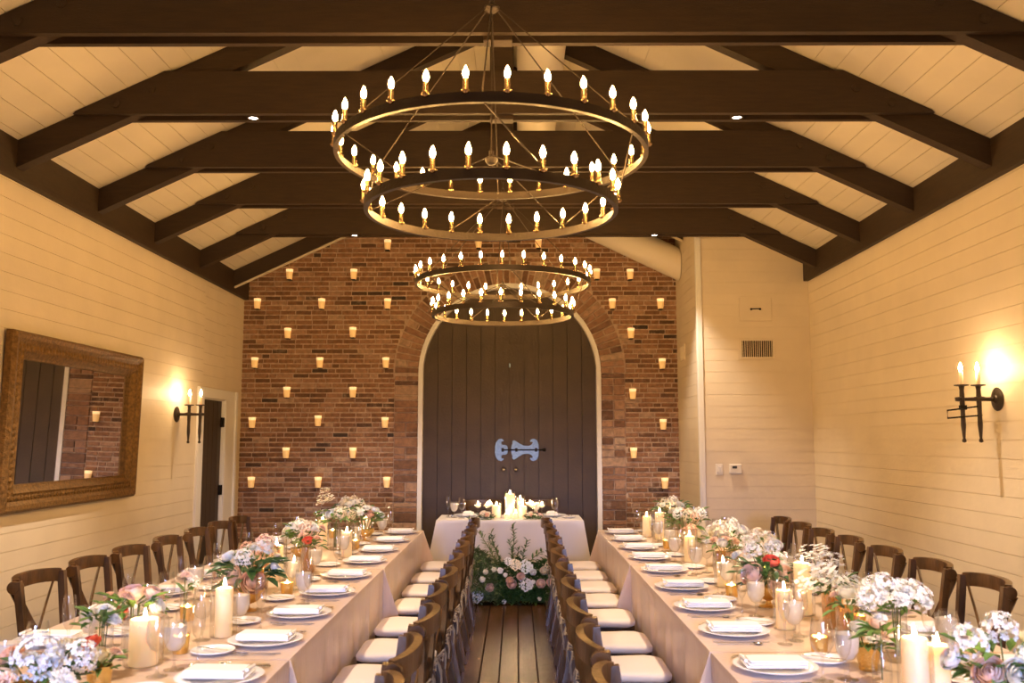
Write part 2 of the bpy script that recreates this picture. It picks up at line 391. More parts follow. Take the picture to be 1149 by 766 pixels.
# ---- back wall: bricks round the arched doorway
AC, AR, AZ = -0.077, 1.11, 2.385      # arch centre x, radius, springing height
RO = 1.40
rnd = random.Random(11)
def hb(z, r):
    if z <= AZ: return r
    return sqrt(max(0, r*r-(z-AZ)**2))
bk = MB()
CR = 0.0597; z = 0.0; row = 0
while z < 5.1:
    zc = z+CR/2; x = XL-0.02-(0.1 if row % 2 else 0)-rnd.random()*0.02
    while x < BX+0.02:
        w = 0.192 if rnd.random() > 0.18 else 0.095
        w *= rnd.uniform(0.95, 1.05)
        a, b = max(x, XL-0.02)+0.006, min(x+w, BX+0.02)-0.006
        H = hb(zc, RO+(0.015 if zc > AZ else 0)); segs = [(a, b)]
        if H > 0:
            segs = []
            if a < AC-H: segs.append((a, min(b, AC-H-0.004)))
            if b > AC+H: segs.append((max(a, AC+H+0.004), b))
        for (p, q) in segs:
            if q-p > 0.018 and zc < ceil_z((p+q)/2)+0.02:
                d = rnd.uniform(-0.003, 0.004); j = rnd.uniform(-0.0015, 0.0015)
                bk.bbox(((p+q)/2, YB+0.02-d, zc+j), (q-p, 0.05, CR-0.0165+rnd.uniform(-0.002, 0.001)), 0.003)
        x += w
    z += CR; row += 1
wb = struct(bk.build('wall_back', BRICK))
qb = MB()
for sg in (-1, 1):
    z = 0.0
    while z < AZ-0.03:
        h = rnd.choice([CR, CR, 2*CR, 2*CR, 1.5*CR]); h = min(h, AZ-z)
        parts = [(AR, RO-0.0)] if rnd.random() < 0.6 else [(AR, AR+0.145), (AR+0.15, RO)]
        for p, q in parts: qb.bbox((AC+sg*(p+q)/2, YB+0.015-rnd.uniform(0, 0.008), z+h/2), (q-p-0.010, 0.06, h-0.013), 0.004)
        z += h
n = 50
for k in range(n):
    a = pi*(k+0.5)/n; rings = [(AR+0.0, RO)] if k % 3 else [(AR, AR+0.14), (AR+0.15, RO)]
    for p, q in rings:
        r = (p+q)/2; th0 = pi/n*AR*0.86
        M = Matrix.Translation((AC, YB+0.012-rnd.uniform(0, 0.008), AZ)) @ Matrix.Rotation(-a, 4, 'Y')
        w0, w1 = pi/n*p*0.76, pi/n*q*0.76
        qb.prism([(p+0.004, -w0/2), (q-0.006, -w1/2), (q-0.006, w1/2), (p+0.004, w0/2)], 0.06, M @ Matrix.Rotation(pi/2, 4, 'X') @ Matrix.Translation((0, 0, -0.03)))
qb.build('arch_surround', QUOIN, wb)
mo = MB(); y0, y1 = YB+0.006, YB+0.16
def slab(xa, xb, f0, f1):
    vs = [(xa, y0, f0(xa)), (xb, y0, f0(xb)), (xb, y0, f1(xb)), (xa, y0, f1(xa))]; vs += [(x, y1, z) for x, y, z in vs]
    mo.add(vs, [(0, 1, 2, 3), (7, 6, 5, 4), (0, 4, 5, 1), (1, 5, 6, 2), (2, 6, 7, 3), (3, 7, 4, 0)])
zf = lambda x: 0.0
slab(XL-0.1, AC-AR, zf, ceil_z); slab(AC+AR, BX+0.1, zf, ceil_z)
for k in range(40):
    xa, xb = AC-AR+2*AR*k/40, AC-AR+2*AR*(k+1)/40
    slab(xa, xb, lambda x: AZ+sqrt(max(0, AR*AR-(x-AC)**2)), ceil_z)
mo.build('mortar', MORTAR, wb)
# rest of the rear closing behind alcove
m = MB(); m.box((2.6, YB+0.1, 1.8), (1.3, 0.1, 3.6)); m.build('alcove_back', PAINT, alc)
# wall behind the camera with window openings
m = MB(); zs = (0.55, 2.95)
m.box((XC, YF-0.08, zs[0]/2), (6.6, 0.12, zs[0])); 
for x0, x1 in ((XL-0.05, -2.4), (2.2, XR+0.05)): m.box(((x0+x1)/2, YF-0.08, (zs[0]+zs[1])/2), (x1-x0, 0.12, zs[1]-zs[0]))
m.prism([(-3.35, zs[1]), (3.25, zs[1]), (3.2, 3.55), (XC, 5.05), (-3.37, 3.55)], 0.12, Matrix.Translation((0, YF-0.02, 0)) @ Matrix.Rotation(pi/2, 4, 'X'))
struct(m.build('wall_front', PAINT))
m = MB()
for x in (-2.4, -1.25, -0.1, 1.05, 2.2): m.box((x, YF-0.06, 1.75), (0.06, 0.06, 2.4))
for z in (0.58, 2.92): m.box((-0.1, YF-0.06, z), (4.6, 0.06, 0.06))
struct(m.build('window_1', WHITE))

# ---- arched double door
door = struct(empty('door_1', (AC, YB, 0)))
def arch_top(x, r): return AZ+sqrt(max(0, r*r-x*x))
ri = AR-0.055
pw = 2*ri/12
for half in (-1, 1):
    m = MB()
    for k in range(6):
        xa = half*(k*pw+(0.004 if k else 0.003)); xb = half*((k+1)*pw-0.003)
        if xa > xb: xa, xb = xb, xa
        top = lambda x: arch_top(x, ri+0.02); pts = [(xa, 0.01), (xb, 0.01)]+[(xb+(xa-xb)*t/5, top(xb+(xa-xb)*t/5)) for t in range(6)]
        m.prism(pts, 0.04, Matrix.Translation((0, 0.11, 0)) @ Matrix.Rotation(pi/2, 4, 'X'))
    lo, hi = (-ri, 0) if half < 0 else (0, ri)
    pts = [(lo, 0.01), (hi, 0.01)]+[(hi+(lo-hi)*t/16, arch_top(hi+(lo-hi)*t/16, ri+0.02)) for t in range(17)]
    m.prism(pts, 0.02, Matrix.Translation((0, 0.125, 0)) @ Matrix.Rotation(pi/2, 4, 'X'))
    m.build('door_leaf', DOORW, door)
m = MB(); N = 48; prof = []
path = [(-AR, 0.0), (-AR, AZ)]+[(-AR*cos(pi*k/N), AZ+AR*sin(pi*k/N)) for k in range(1, N)]+[(AR, AZ), (AR, 0)]
pin = [(-ri, 0.0), (-ri, AZ)]+[(-ri*cos(pi*k/N), AZ+ri*sin(pi*k/N)) for k in range(1, N)]+[(ri, AZ), (ri, 0)]
ya, yb = -0.025, 0.10
for (a, b, c, d) in zip(path[:-1], path[1:], pin[:-1], pin[1:]):
    m.quad((a[0], ya, a[1]), (c[0], ya, c[1]), (d[0], ya, d[1]), (b[0], ya, b[1]))
    m.quad((c[0], ya, c[1]), (c[0], yb, c[1]), (d[0], yb, d[1]), (d[0], ya, d[1]))
    m.quad((a[0], yb, a[1]), (a[0], ya, a[1]), (b[0], ya, b[1]), (b[0], yb, b[1]))
m.build('arch_casing', WHITE, door)
# strap latch: two fancy plates, bolt, knobs
def latch():
    R = Matrix.Rotation(pi/2, 4, 'X'); base = Matrix.Translation((0.0, 0.068, 1.462)) @ R
    def arc(cx, cy, r, a0, a1, n): return [(cx+r*cos(a0+(a1-a0)*k/n), cy+r*sin(a0+(a1-a0)*k/n)) for k in range(n+1)]
    # right long plate: fish-tail, horns curl back
    up = [(0.018, 0.0), (0.022, 0.05), (0.035, 0.075), (0.03, 0.10), (0.05, 0.118), (0.075, 0.105), (0.12, 0.075), (0.17, 0.05), (0.235, 0.048), (0.265, 0.062), (0.282, 0.085), (0.272, 0.10), (0.255, 0.095), (0.245, 0.105), (0.262, 0.128), (0.295, 0.135), (0.33, 0.115), (0.35, 0.07), (0.352, 0.0)]
    out = up+[(x, -y) for x, y in up[::-1][1:-1]]
    m = MB(); m.prism(out, 0.008, base); lp = m.build('latch_plate', BLUESTEEL, door)
    up = [(-0.02, 0.0), (-0.03, 0.045), (-0.055, 0.06), (-0.085, 0.058), (-0.103, 0.075), (-0.10, 0.10), (-0.085, 0.105), (-0.075, 0.10), (-0.075, 0.118), (-0.10, 0.135), (-0.14, 0.125), (-0.165, 0.09), (-0.178, 0.04), (-0.178, 0.0)]
    out = up+[(x, -y) for x, y in up[::-1][1:-1]]
    m = MB(); m.prism(out[::-1], 0.008, base); m.build('latch_plate', BLUESTEEL, door)
    m = MB(); m.tube([(-0.10, 0.05, 1.462), (0.40, 0.05, 1.462)], 0.008, 8); m.box((-0.085, 0.05, 1.462), (0.03, 0.02, 0.045)); m.box((0.08, 0.05, 1.462), (0.03, 0.02, 0.045)); m.box((0.32, 0.05, 1.462), (0.03, 0.02, 0.045))
    m.lathe([(0.0, -0.022), (0.016, -0.015), (0.022, 0), (0.016, 0.015), (0, 0.022)], 10, c=(0.42, 0.05, 1.462))
    m.build('sliding_bolt', IRON, door)
    for x in (-0.075, 0.075):
        m = MB(); m.lathe([(0.028, 0), (0.028, 0.006), (0.01, 0.01), (0.01, 0.03), (0.022, 0.035), (0.024, 0.045), (0.014, 0.055), (0, 0.057)], 14, M=Matrix.Translation((x, 0.068, 1.225)) @ R)
        m.build('door_knob', STEEL, door, True)
    m = MB(); m.bbox((0.0, 0.062, 2.49), (0.022, 0.01, 0.05), 0.003); m.build('bolt_catch', BLUESTEEL, door)
latch()
# ---- door in the left wall
d2 = struct(empty('door_2', (XL, (DY0+DY1)/2, 0))); w = DY1-DY0
m = MB(); m.bbox((-0.05, 0, DZ/2), (0.04, w-0.01, DZ-0.01), 0.003)
for k in range(5): m.box((-0.028, -w/2+(k+0.5)*w/5, DZ/2), (0.012, w/5-0.008, DZ-0.02))
m.build('door_leaf', DOORL, d2)
m = MB(); c = 0.15
m.bbox((0.012, -(w+c)/2, (DZ+0.11)/2), (0.03, c, DZ+0.11), 0.003); m.bbox((0.012, w/2+0.19, (DZ+0.11)/2), (0.03, 0.38, DZ+0.11), 0.003); m.bbox((0.012, 0.1, DZ+0.055), (0.032, w+0.2, 0.11), 0.003)
m.bbox((0.022, w/2+0.35, (DZ+0.11)/2), (0.05, 0.06, DZ+0.11), 0.003)
m.build('door_casing', WHITE, d2)
m = MB()
for y in (-w/2+0.006, w/2-0.006): m.box((-0.04, y, DZ/2), (0.08, 0.012, DZ))
m.box((-0.04, 0, DZ-0.006), (0.08, w, 0.012)); m.build('door_jamb', WHITE, d2)
for z in (1.78, 1.02, 0.25):
    m = MB(); m.bbox((-0.012, w/2-0.02, z), (0.02, 0.05, 0.11), 0.002); m.tube([(0.004, w/2-0.006, z-0.055), (0.004, w/2-0.006, z+0.055)], 0.009, 8); m.build('hinge', IRON, d2)
# wall plates under the rafters
tn = 0
def trim():
    global tn
    tn += 1; return 'trim_%d' % tn
for sgn in (-1, 1):
    m = MB(); m.bbox((XC+sgn*3.23, (YF+(YB if sgn < 0 else BY))/2, 3.42), (0.055, (YB if sgn < 0 else BY)-YF, 0.26), 0.004)
    struct(m.build(trim(), BEAM))
# roof trusses: pairs of collar beams clasping the rafters
def rafter(m, y, sgn, d=0.19, th=0.09, xs=None):
    x0, x1 = xs or XC+sgn*3.202, XC+sgn*0.03
    q = []
    for yy in (y, y+th):
        q += [(x0, yy, ceil_z(x0)-d), (x1, yy, ceil_z(x1)-d), (x1, yy, ceil_z(x1)-0.004), (x0, yy, ceil_z(x0)-0.004)]
    m.add(q, [(0, 1, 2, 3), (7, 6, 5, 4), (0, 4, 5, 1), (1, 5, 6, 2), (2, 6, 7, 3), (3, 7, 4, 0)])
for y in TRUSS:
    t = struct(empty(trim(), (XC, y, 3.71)))
    def rel(mb): mb.v = [(a-XC, b-y, c-3.71) for a, b, c in mb.v]; return mb
    for off in (0.0, 0.13):
        m = MB(); zb, zt = 3.71, 4.0
        hw = lambda z: 3.205-(z-3.55)/0.47-0.01
        m.prism([(XC-2.83, zb), (XC+2.83, zb), (XC+hw(zb+0.02), zb+0.02), (XC+hw(zt), zt), (XC-hw(zt), zt), (XC-hw(zb+0.02), zb+0.02)], 0.04, Matrix.Translation((0, y+off+0.04, 0)) @ Matrix.Rotation(pi/2, 4, 'X'))
        for sx in (-1, 1):
            for bx, bz in ((2.55, 3.78), (2.32, 3.88)):
                if off == 0: m.lathe([(0.03, 0), (0.028, 0.008), (0.0, 0.012)], 12, M=Matrix.Translation((XC+sx*bx, y, bz)) @ Matrix.Rotation(pi/2, 4, 'X'))
        rel(m).build('collar_beam', BEAM, t)
    for sg in (-1, 1):
        m = MB(); rafter(m, y+0.04, sg); rel(m).build('rafter', BEAM, t)
    m = MB(); m.bbox((XC-0.01, y+0.085, 4.32), (0.155, 0.088, 1.27), 0.003); rel(m).build('king_post', BEAM, t)
t = struct(empty(trim(), (XC, 10.44, 3.71)))
for sg in (-1, 1):
    m = MB(); rafter(m, 10.44, sg, xs=BX-0.012 if sg > 0 else None)
    m.v = [(a-XC, b-10.44, c-3.71) for a, b, c in m.v]; m.build('rafter', BEAM, t)
m = MB(); m.bbox((XC, (YF+YB)/2, 4.93), (0.06, YB-YF, 0.2), 0.003); struct(m.build(trim(), BEAM))
m = MB()
for sg in (-1, 1):
    xa, xb = (XC-3.2, XC-0.05) if sg < 0 else (XC+0.05, BX-0.012)
    q = [(x, yy, ceil_z(x)-0.19-dz) for yy in (10.46, 10.50) for x, dz in ((xa, 0.018), (xb, 0.018), (xb, 0.0), (xa, 0.0))]
    m.add(q, [(0, 1, 2, 3), (7, 6, 5, 4), (0, 4, 5, 1), (1, 5, 6, 2), (2, 6, 7, 3), (3, 7, 4, 0)])
struct(m.build(trim(), CEILP))
# baseboards
for nm, c, d in (('baseboard_left', (XL+0.008, (YF+9.5)/2, 0.07), (0.016, 9.5-YF, 0.14)), ('baseboard_right', (XR-0.008, (YF+BY)/2, 0.07), (0.016, BY-YF, 0.14)), ('baseboard_alcove', ((BX+XR)/2, BY-0.008, 0.07), (XR-BX, 0.016, 0.14))):
    m = MB(); m.bbox(c, d, 0.003); struct(m.build(nm, WHITE))
# air duct: along the ridge and down the gable into the alcove
m = MB(); P = [(0.19, 1.2, 4.48), (0.19, 10.35, 4.48), (0.21, 10.62, 4.47), (0.36, 10.76, 4.41), (0.6, 10.78, 4.33), (2.10, 10.78, 3.61)]
m.tube(P, 0.18, 28, up=(0, 0, 1))
m.v = [(a, b, c) if a < 1.955 else (1.955, b, c+(a-1.955)*0.48) for a, b, c in [tuple(v) for v in m.v]]   # cut flush against the alcove
duct = m.build('air_duct', PIPE, None, True, 40); tag(duct, 'round white air duct along the ridge and down beside the gable', 'duct')
for y in (6.05, 7.6, 9.9):
    m = MB(); m.tube([(0.19, y-0.012, 4.48), (0.19, y+0.012, 4.48)], 0.187, 28); m.build('duct_collar', PIPE, duct, True, 40)

# ------------------------------------------------------------------ recessed spots between the collar beams
def spot(x, y, label, power=SPOT_W):
    t = empty('spotlight', (x, y+0.085, 3.706)); tag(t, label, 'spotlight', 'spotlights in the beam slots')
    m = MB(); m.lathe([(0.030, 0.0), (0.043, 0.0), (0.043, 0.012), (0.040, 0.09), (0.0, 0.09)], 18, cap=False); m.build('lamp_housing', BEAM, t, True, 40)
    m = MB(); m.lathe([(0.0, 0.006), (0.030, 0.006)], 18, cap=False); m.build('lens', LENS, t)
    l = bpy.data.lights.new('spot_lamp', 'SPOT'); l.energy = power*(0.55 if y > 9 else 1.0); l.color = SPOTC; l.spot_size = radians(88); l.spot_blend = 0.6; l.shadow_soft_size = 0.03
    o = bpy.data.objects.new('spot_lamp', l); COL.objects.link(o); o.parent = t; o.location = (0, 0, -0.01)
spot(-1.75, TRUSS[3], 'small lit spotlight left of the big chandelier in second visible beam pair')
spot(1.47, TRUSS[3], 'small lit spotlight right of the big chandelier in second visible beam pair')
spot(-1.69, TRUSS[6], 'small lit spotlight in the farthest beam pair, left side')
spot(1.45, TRUSS[6], 'small lit spotlight in the farthest beam pair, right near the alcove')
spot(-1.72, TRUSS[0], 'small lit spotlight added out of view above the near end of the left tables')  # this pair is unseen, added to light the near tables
spot(1.47, TRUSS[0], 'small lit spotlight added out of view above the near end of the right tables')

# ------------------------------------------------------------------ chandeliers
def lathe_mesh(name, prof, m, seg=12, smooth=True, cap=True):
    b = MB(); b.lathe(prof, seg, cap=cap); return b.mesh(name, m, smooth)
SLEEVE = lathe_mesh('candle_sleeve', [(0.0, -0.012), (0.010, -0.010), (0.017, -0.002), (0.018, 0.002), (0.0115, 0.003), (0.0115, 0.052), (0.0, 0.052)], BRASSY, 12)
BULBM = lathe_mesh('bulb', [(0.005, 0.0), (0.009, 0.008), (0.0125, 0.018), (0.0122, 0.027), (0.0085, 0.039), (0.0035, 0.050), (0.0, 0.056)], BULB, 10)
def make_chandelier():
    t = empty('chandelier', (0, 0, 0))
    Z = {0: 2.922, 1: 2.652}; R = {0: 0.745, 1: 0.60}; N = {0: 28, 1: 24}
    for k in (0, 1):
        m = MB(); r = R[k]
        m.lathe([(r-0.003, 0), (r+0.004, 0), (r+0.004, 0.044), (r-0.003, 0.044), (r-0.003, 0.004), (r-0.018, 0.004), (r-0.018, 0), (r-0.003, 0)], 96, cap=False)
        g = m.build('ring', BRONZE, t, True, 30); g.location = (0, 0, Z[k])
        for i in range(N[k]):
            a = 2*pi*(i+0.5)/N[k]-pi/2
            s = put('candle_sleeve', SLEEVE, t, ((r+0.004)*cos(a), (r+0.004)*sin(a), Z[k]+0.046))
            put('bulb', BULBM, s, (0, 0, 0.052))
    zc = 3.69
    for i in range(6):
        a = 2*pi*i/6+0.5; m = MB(); q = (0.742*cos(a), 0.742*sin(a), Z[0]+0.04); m.tube([(0.02*cos(a), 0.02*sin(a), zc), q], 0.0032, 6)
        m.lathe([(0.0, -0.01), (0.008, 0), (0, 0.012)], 8, c=q); m.build('suspension_rod', BRONZE, t)
    for i in range(6):
        a = 2*pi*i/6+0.5; b = a+0.45; m = MB()
        m.tube([(0.742*cos(a), 0.742*sin(a), Z[0]+0.01), (0.60*cos(b), 0.60*sin(b), Z[1]+0.04)], 0.0035, 6); m.build('link_rod', BRONZE, t)
    for i in range(3):
        a = 2*pi*i/3+0.9; m = MB(); m.tube([(0, 0, Z[1]+0.29), (0.597*cos(a), 0.597*sin(a), Z[1]+0.04)], 0.0028, 6); m.build('inner_rod', BRONZE, t)
    m = MB(); m.lathe([(0, 0.24), (0.02, 0.245), (0.03, 0.26), (0.03, 0.275), (0.012, 0.285), (0.012, 0.31), (0, 0.31)], 14, c=(0, 0, Z[1]))
    m.tube([(0, 0, Z[1]+0.3), (0, 0, 3.66)], 0.004, 6); m.build('centre_stem', BRONZE, t, True, 40)
    m = MB(); m.lathe([(0, 0), (0.022, 0.004), (0.038, 0.02), (0.038, 0.03), (0.014, 0.045), (0.010, 0.08), (0, 0.085)], 16, c=(0, 0, zc-0.03)); m.build('crown', BRONZE, t, True, 40)
    m = MB(); n = 26; z = zc+0.05; h = (4.82-z)/n
    for k in range(n):
        M = Matrix.Translation((0, 0, z+(k+0.5)*h)) @ Matrix.Rotation(pi/2*(k % 2), 4, 'Z'); q = [M @ Vector((0.011*cos(u), 0, 0.62*h*sin(u))) for u in [2*pi*j/8 for j in range(9)]]
        m.tube(q, 0.0028, 5, cap=False)
    m.build('chain', BRONZE, t, True)
    return t
ch = make_chandelier(); used = [False]
tag(ch, None, 'chandelier')
place(ch, used, (-0.118, 4.26, 0), 0.0, 'large two-ring iron candle chandelier hanging nearest the camera', 'ring chandeliers')
place(ch, used, (-0.112, 7.68, -0.035), 0.12, 'smaller-looking farther two-ring candle chandelier in front of the arched door', 'ring chandeliers')

# ------------------------------------------------------------------ mirror and sconces on the side walls
t = empty('wall_mirror', (XL, 6.90, 1.70)); tag(t, 'large gilt-framed rectangular mirror on the left wall', 'mirror')
t.rotation_euler = (0, radians(1.2), 0)
W2, H2 = 1.03, 0.60
m = MB(); prof = [(0.0, 0.005), (0.0, 0.05), (0.02, 0.075), (0.05, 0.07), (0.075, 0.052), (0.10, 0.05), (0.13, 0.062), (0.145, 0.05), (0.165, 0.035), (0.18, 0.03), (0.185, 0.008)]
for i in range(len(prof)-1):
    (a, x0), (b, x1) = prof[i], prof[i+1]
    A = [(x0, -W2+a, -H2+a), (x0, W2-a, -H2+a), (x0, W2-a, H2-a), (x0, -W2+a, H2-a)]
    B = [(x1, -W2+b, -H2+b), (x1, W2-b, -H2+b), (x1, W2-b, H2-b), (x1, -W2+b, H2-b)]
    for k in range(4): m.quad(A[k], A[(k+1) % 4], B[(k+1) % 4], B[k])
# carved leaf relief along the frame
rn = random.Random(5)
for k in range(150):
    u = k/150; per = 2*(2*W2+2*H2); s = u*per
    a = 0.10
    if s < 2*W2: p = (0, -W2+s, -H2+a)
    elif s < 2*W2+2*H2: p = (0, W2-a, -H2+s-2*W2)
    elif s < 4*W2+2*H2: p = (0, W2-(s-2*W2-2*H2), H2-a)
    else: p = (0, -W2+a, H2-(s-4*W2-2*H2))
    m.lathe([(0.026, 0), (0.022, 0.008), (0.010, 0.014), (0, 0.016)], 6, M=Matrix.Translation((0.046, max(-W2+0.1, min(W2-0.1, p[1])), max(-H2+0.1, min(H2-0.1, p[2])))) @ Matrix.Rotation(pi/2, 4, 'Y') @ Matrix.Rotation(rn.random()*3, 4, 'Z'))
m.build('mirror_frame', GILT, t, True, 35)
m = MB(); m.quad((0.010, -W2+0.18, -H2+0.18), (0.010, W2-0.18, -H2+0.18), (0.010, W2-0.18, H2-0.18), (0.010, -W2+0.18, H2-0.18)); m.build('mirror_glass', MIRR, t)
m = MB(); m.box((0.004, 0, 0), (0.006, 2*W2-0.02, 2*H2-0.02)); m.build('backing_board', TWOOD, t)

FLAMEM = lathe_mesh('flame', [(0.0, 0.0), (0.004, 0.003), (0.0065, 0.010), (0.005, 0.020), (0.0022, 0.030), (0, 0.038)], FLAME, 8)
def sconce(loc, rz, label, loop):
    t = empty('wall_sconce', loc, rz); tag(t, label, 'sconce', 'two-candle wall sconces')
    m = MB(); m.lathe([(0.075, 0), (0.078, 0.006), (0.06, 0.014), (0.03, 0.018), (0.02, 0.03), (0, 0.03)], 24, M=Matrix.Rotation(pi/2, 4, 'Y')); m.build('backplate', BRONZE, t, True, 40)
    m = MB(); m.tube([(0.015, 0, 0), (0.08, 0, 0), (0.12, 0, 0.004), (0.16, 0, 0), (0.25, 0, 0)], [0.016, 0.014, 0.020, 0.014, 0.012], 10); m.lathe([(0.0, -0.016), (0.024, -0.012), (0.026, 0.012), (0, 0.016)], 12, c=(0.255, 0, 0)); m.build('arm', BRONZE, t, True, 40)
    for x in (0.125, 0.235):
        m = MB(); m.lathe([(0, -0.285), (0.012, -0.28), (0.014, -0.27), (0.008, -0.255), (0.010, -0.24), (0.016, -0.17), (0.014, -0.09), (0.017, 0.0), (0.014, 0.06), (0.018, 0.085), (0.0, 0.085)], 12, c=(x, 0, 0))
        m.lathe([(0.012, 0.083), (0.045, 0.088), (0.047, 0.095), (0.012, 0.095)], 18, c=(x, 0, 0)); tc = m.build('torch_stem', BRONZE, t, True, 40)
        c = put('candle_sleeve', MATS['_sc'], tc, (x, 0, 0.095)); 
        b = put('bulb', MATS['_fb'], c, (0, 0, 0.088))
    if loop:
        m = MB(); m.tube([(0.11, 0.0, -0.045), (0.115, 0, -0.045), (0.35, 0.03, -0.075), (0.35, 0.03, -0.125), (0.11, 0, -0.105)], 0.006, 6); m.box((0.235, 0.005, -0.055), (0.04, 0.03, 0.03)); m.build('candle_snuffer_bracket', IRON, t)
MATS['_sc'] = lathe_mesh('candle_sleeve', [(0.0, 0), (0.013, 0), (0.013, 0.085), (0.008, 0.09), (0, 0.09)], WAX, 12)
MATS['_fb'] = lathe_mesh('bulb', [(0.004, 0), (0.009, 0.008), (0.013, 0.02), (0.010, 0.036), (0.004, 0.052), (0, 0.062)], mat('sconce_bulb', (1, .8, .5), .3, emit=(1.0, 0.66, 0.34), estr=380), 10)
sconce((XL, 8.95, 1.83), 0, 'iron two-candle sconce on the left wall beside the dark door', False)
sconce((XR, 6.0, 1.845), pi, 'iron two-candle sconce with square bracket on the right wall', True)

# ------------------------------------------------------------------ votive candles on the brick
CAND = [(-3.164, 3.235), (-2.782, 2.872), (-3.174, 2.512), (-2.774, 2.154), (-3.184, 1.789), (-2.765, 1.426), (-3.173, 1.076), (-2.78, 3.599), (-2.377, 3.234), (-2.383, 2.512), (-2.388, 1.81), (-2.371, 1.076), (-1.991, 3.599), (-1.989, 2.882), (-1.975, 2.154), (-1.961, 1.426), (-1.58, 3.966), (-1.57, 3.233), (-1.581, 2.511), (-1.58, 1.789), (-1.548, 1.076), (-1.19, 3.60), (-0.46, 3.987), (0.275, 3.986), (0.99, 3.60), (1.4, 3.596), (1.765, 3.231), (1.177, 3.232), (1.4, 2.87), (1.773, 2.499), (1.411, 2.132), (1.771, 1.767), (1.412, 1.426), (1.78, 1.066)]
vp = empty('votive_candle'); tag(vp, None, 'candle')
m = MB(); m.lathe([(0.0, -0.062), (0.031, -0.062), (0.036, -0.03), (0.041, 0.03), (0.0, 0.03)], 16, cap=False); m.build('wax_cup', VOT, vp, True, 50)
m = MB(); m.lathe([(0.041, 0.03), (0.044, 0.064), (0.040, 0.064), (0.036, 0.045), (0.0, 0.042)], 16, cap=False); m.build('glowing_rim', VOTT, vp, True, 50)
m = MB(); m.box((0, 0.012, -0.066), (0.05, 0.11, 0.006)); m.build('shelf_peg', IRON, vp)
used = [False]
def zrow(z): return ['top', 'second', 'third', 'fourth', 'fifth', 'sixth', 'seventh', 'eighth', 'ninth'][round((3.97-z)/0.363)]
for (x, z) in CAND:
    rowm = sorted(q[0] for q in CAND if zrow(q[1]) == zrow(z)); i = rowm.index(x)
    lab = 'glowing votive on the brick wall, %s row down, %s from the left in that row' % (zrow(z), ORD[i])
    place(vp, used, (x, YB-0.058, z), 0, lab, 'votives on the brick wall')

# ------------------------------------------------------------------ tables and cloths
TYS = {'right': [(8.50, 6.13), (6.12, 3.65), (3.64, 1.20)], 'left': [(8.46, 5.94), (5.93, 3.52), (3.51, 1.20)]}
def cloth_mesh(cx, cy, w, l, ztop, seed, joint=(False, False), amp=0.018, flare=0.27, aisle=0):
    """cloth over a table: flat top, falls to the floor in folds, corners flare. joint = (near end, far end) abut a neighbour"""
    rn = random.Random(seed); st = 0.024
    per = []; hx, hy = w/2, l/2
    def side(a, b, nrm, n):
        for k in range(n):
            t = k/n; per.append((a[0]+(b[0]-a[0])*t, a[1]+(b[1]-a[1])*t, nrm[0], nrm[1]))
    nx, ny = int(w/st), int(l/st)
    side((-hx, -hy), (hx, -hy), (0, -1), nx); side((hx, -hy), (hx, hy), (1, 0), ny)
    side((hx, hy), (-hx, hy), (0, 1), nx); side((-hx, hy), (-hx, -hy), (-1, 0), ny)
    ph = [rn.uniform(0, 6.28) for _ in range(4)]; n = len(per); rings = [0, 0.012, 0.05, 0.15, 0.3, 0.5, 0.7, 0.85, 1.0]
    m = MB(); vs = []
    for ti, t in enumerate(rings):
        for k, (x, y, a, b) in enumerate(per):
            s = k*st
            f = 0.5*sin(s*21+ph[0]+1.6*sin(s*2.3+ph[1]))+0.3*sin(s*37+ph[2]+2*sin(s*1.7))+0.2*sin(s*9+ph[3])
            endj = (b == -1 and joint[0]) or (b == 1 and joint[1])
            o = 0.0 if endj else (amp*t**0.7*(f-0.9)+0.002)
            if ti == 0: o = -0.002
            X, Y = x+a*o, y+b*o
            for (qx, qy) in ((-hx, -hy), (hx, -hy), (hx, hy), (-hx, hy)):
                dd = sqrt((x-qx)**2+(y-qy)**2); g = flare*t*math.exp(-(dd/0.055)**1.8)
                jn = (qy < 0 and joint[0]) or (qy > 0 and joint[1])
                sx, sy = (1 if qx > 0 else -1), (1 if qy > 0 else -1)
                if aisle:
                    if sx == aisle and a*sx >= 0 and not (jn and qy > 0): X += sx*g
                    elif not jn and sx != aisle: Y += sy*g*0.4
                else: X += sx*g*0.7; Y += sy*g*0.7
            z = ztop-t*(ztop-0.012)-(0.0 if ti != 1 else 0.0)
            vs.append((cx+X, cy+Y, z))
    nr = len(rings)
    fs = [(i*n+k, (i+1)*n+k, (i+1)*n+(k+1) % n, i*n+(k+1) % n) for i in range(nr-1) for k in range(n)]
    m.add(vs, fs); m.add([vs[k] for k in range(n)], [tuple(range(n))])
    return m
def table_under(name_label, cx, cy, w, l, group):
    t = empty('banquet_table', (cx, cy, 0)); tag(t, name_label, 'table', group)
    m = MB(); m.bbox((0, 0, 0.735), (w-0.03, l-0.03, 0.03), 0.004); m.build('tabletop', TWOOD, t)
    for sx in (-1, 1):
        for sy in (-1, 1):
            m = MB(); m.tube([(sx*(w/2-0.15), sy*(l/2-0.25), 0), (sx*(w/2-0.15), sy*(l/2-0.25), 0.72)], 0.015, 8); m.build('leg', BRONZE, t)
LXE, RXE = (-2.05, -0.85), (0.755, 1.935)
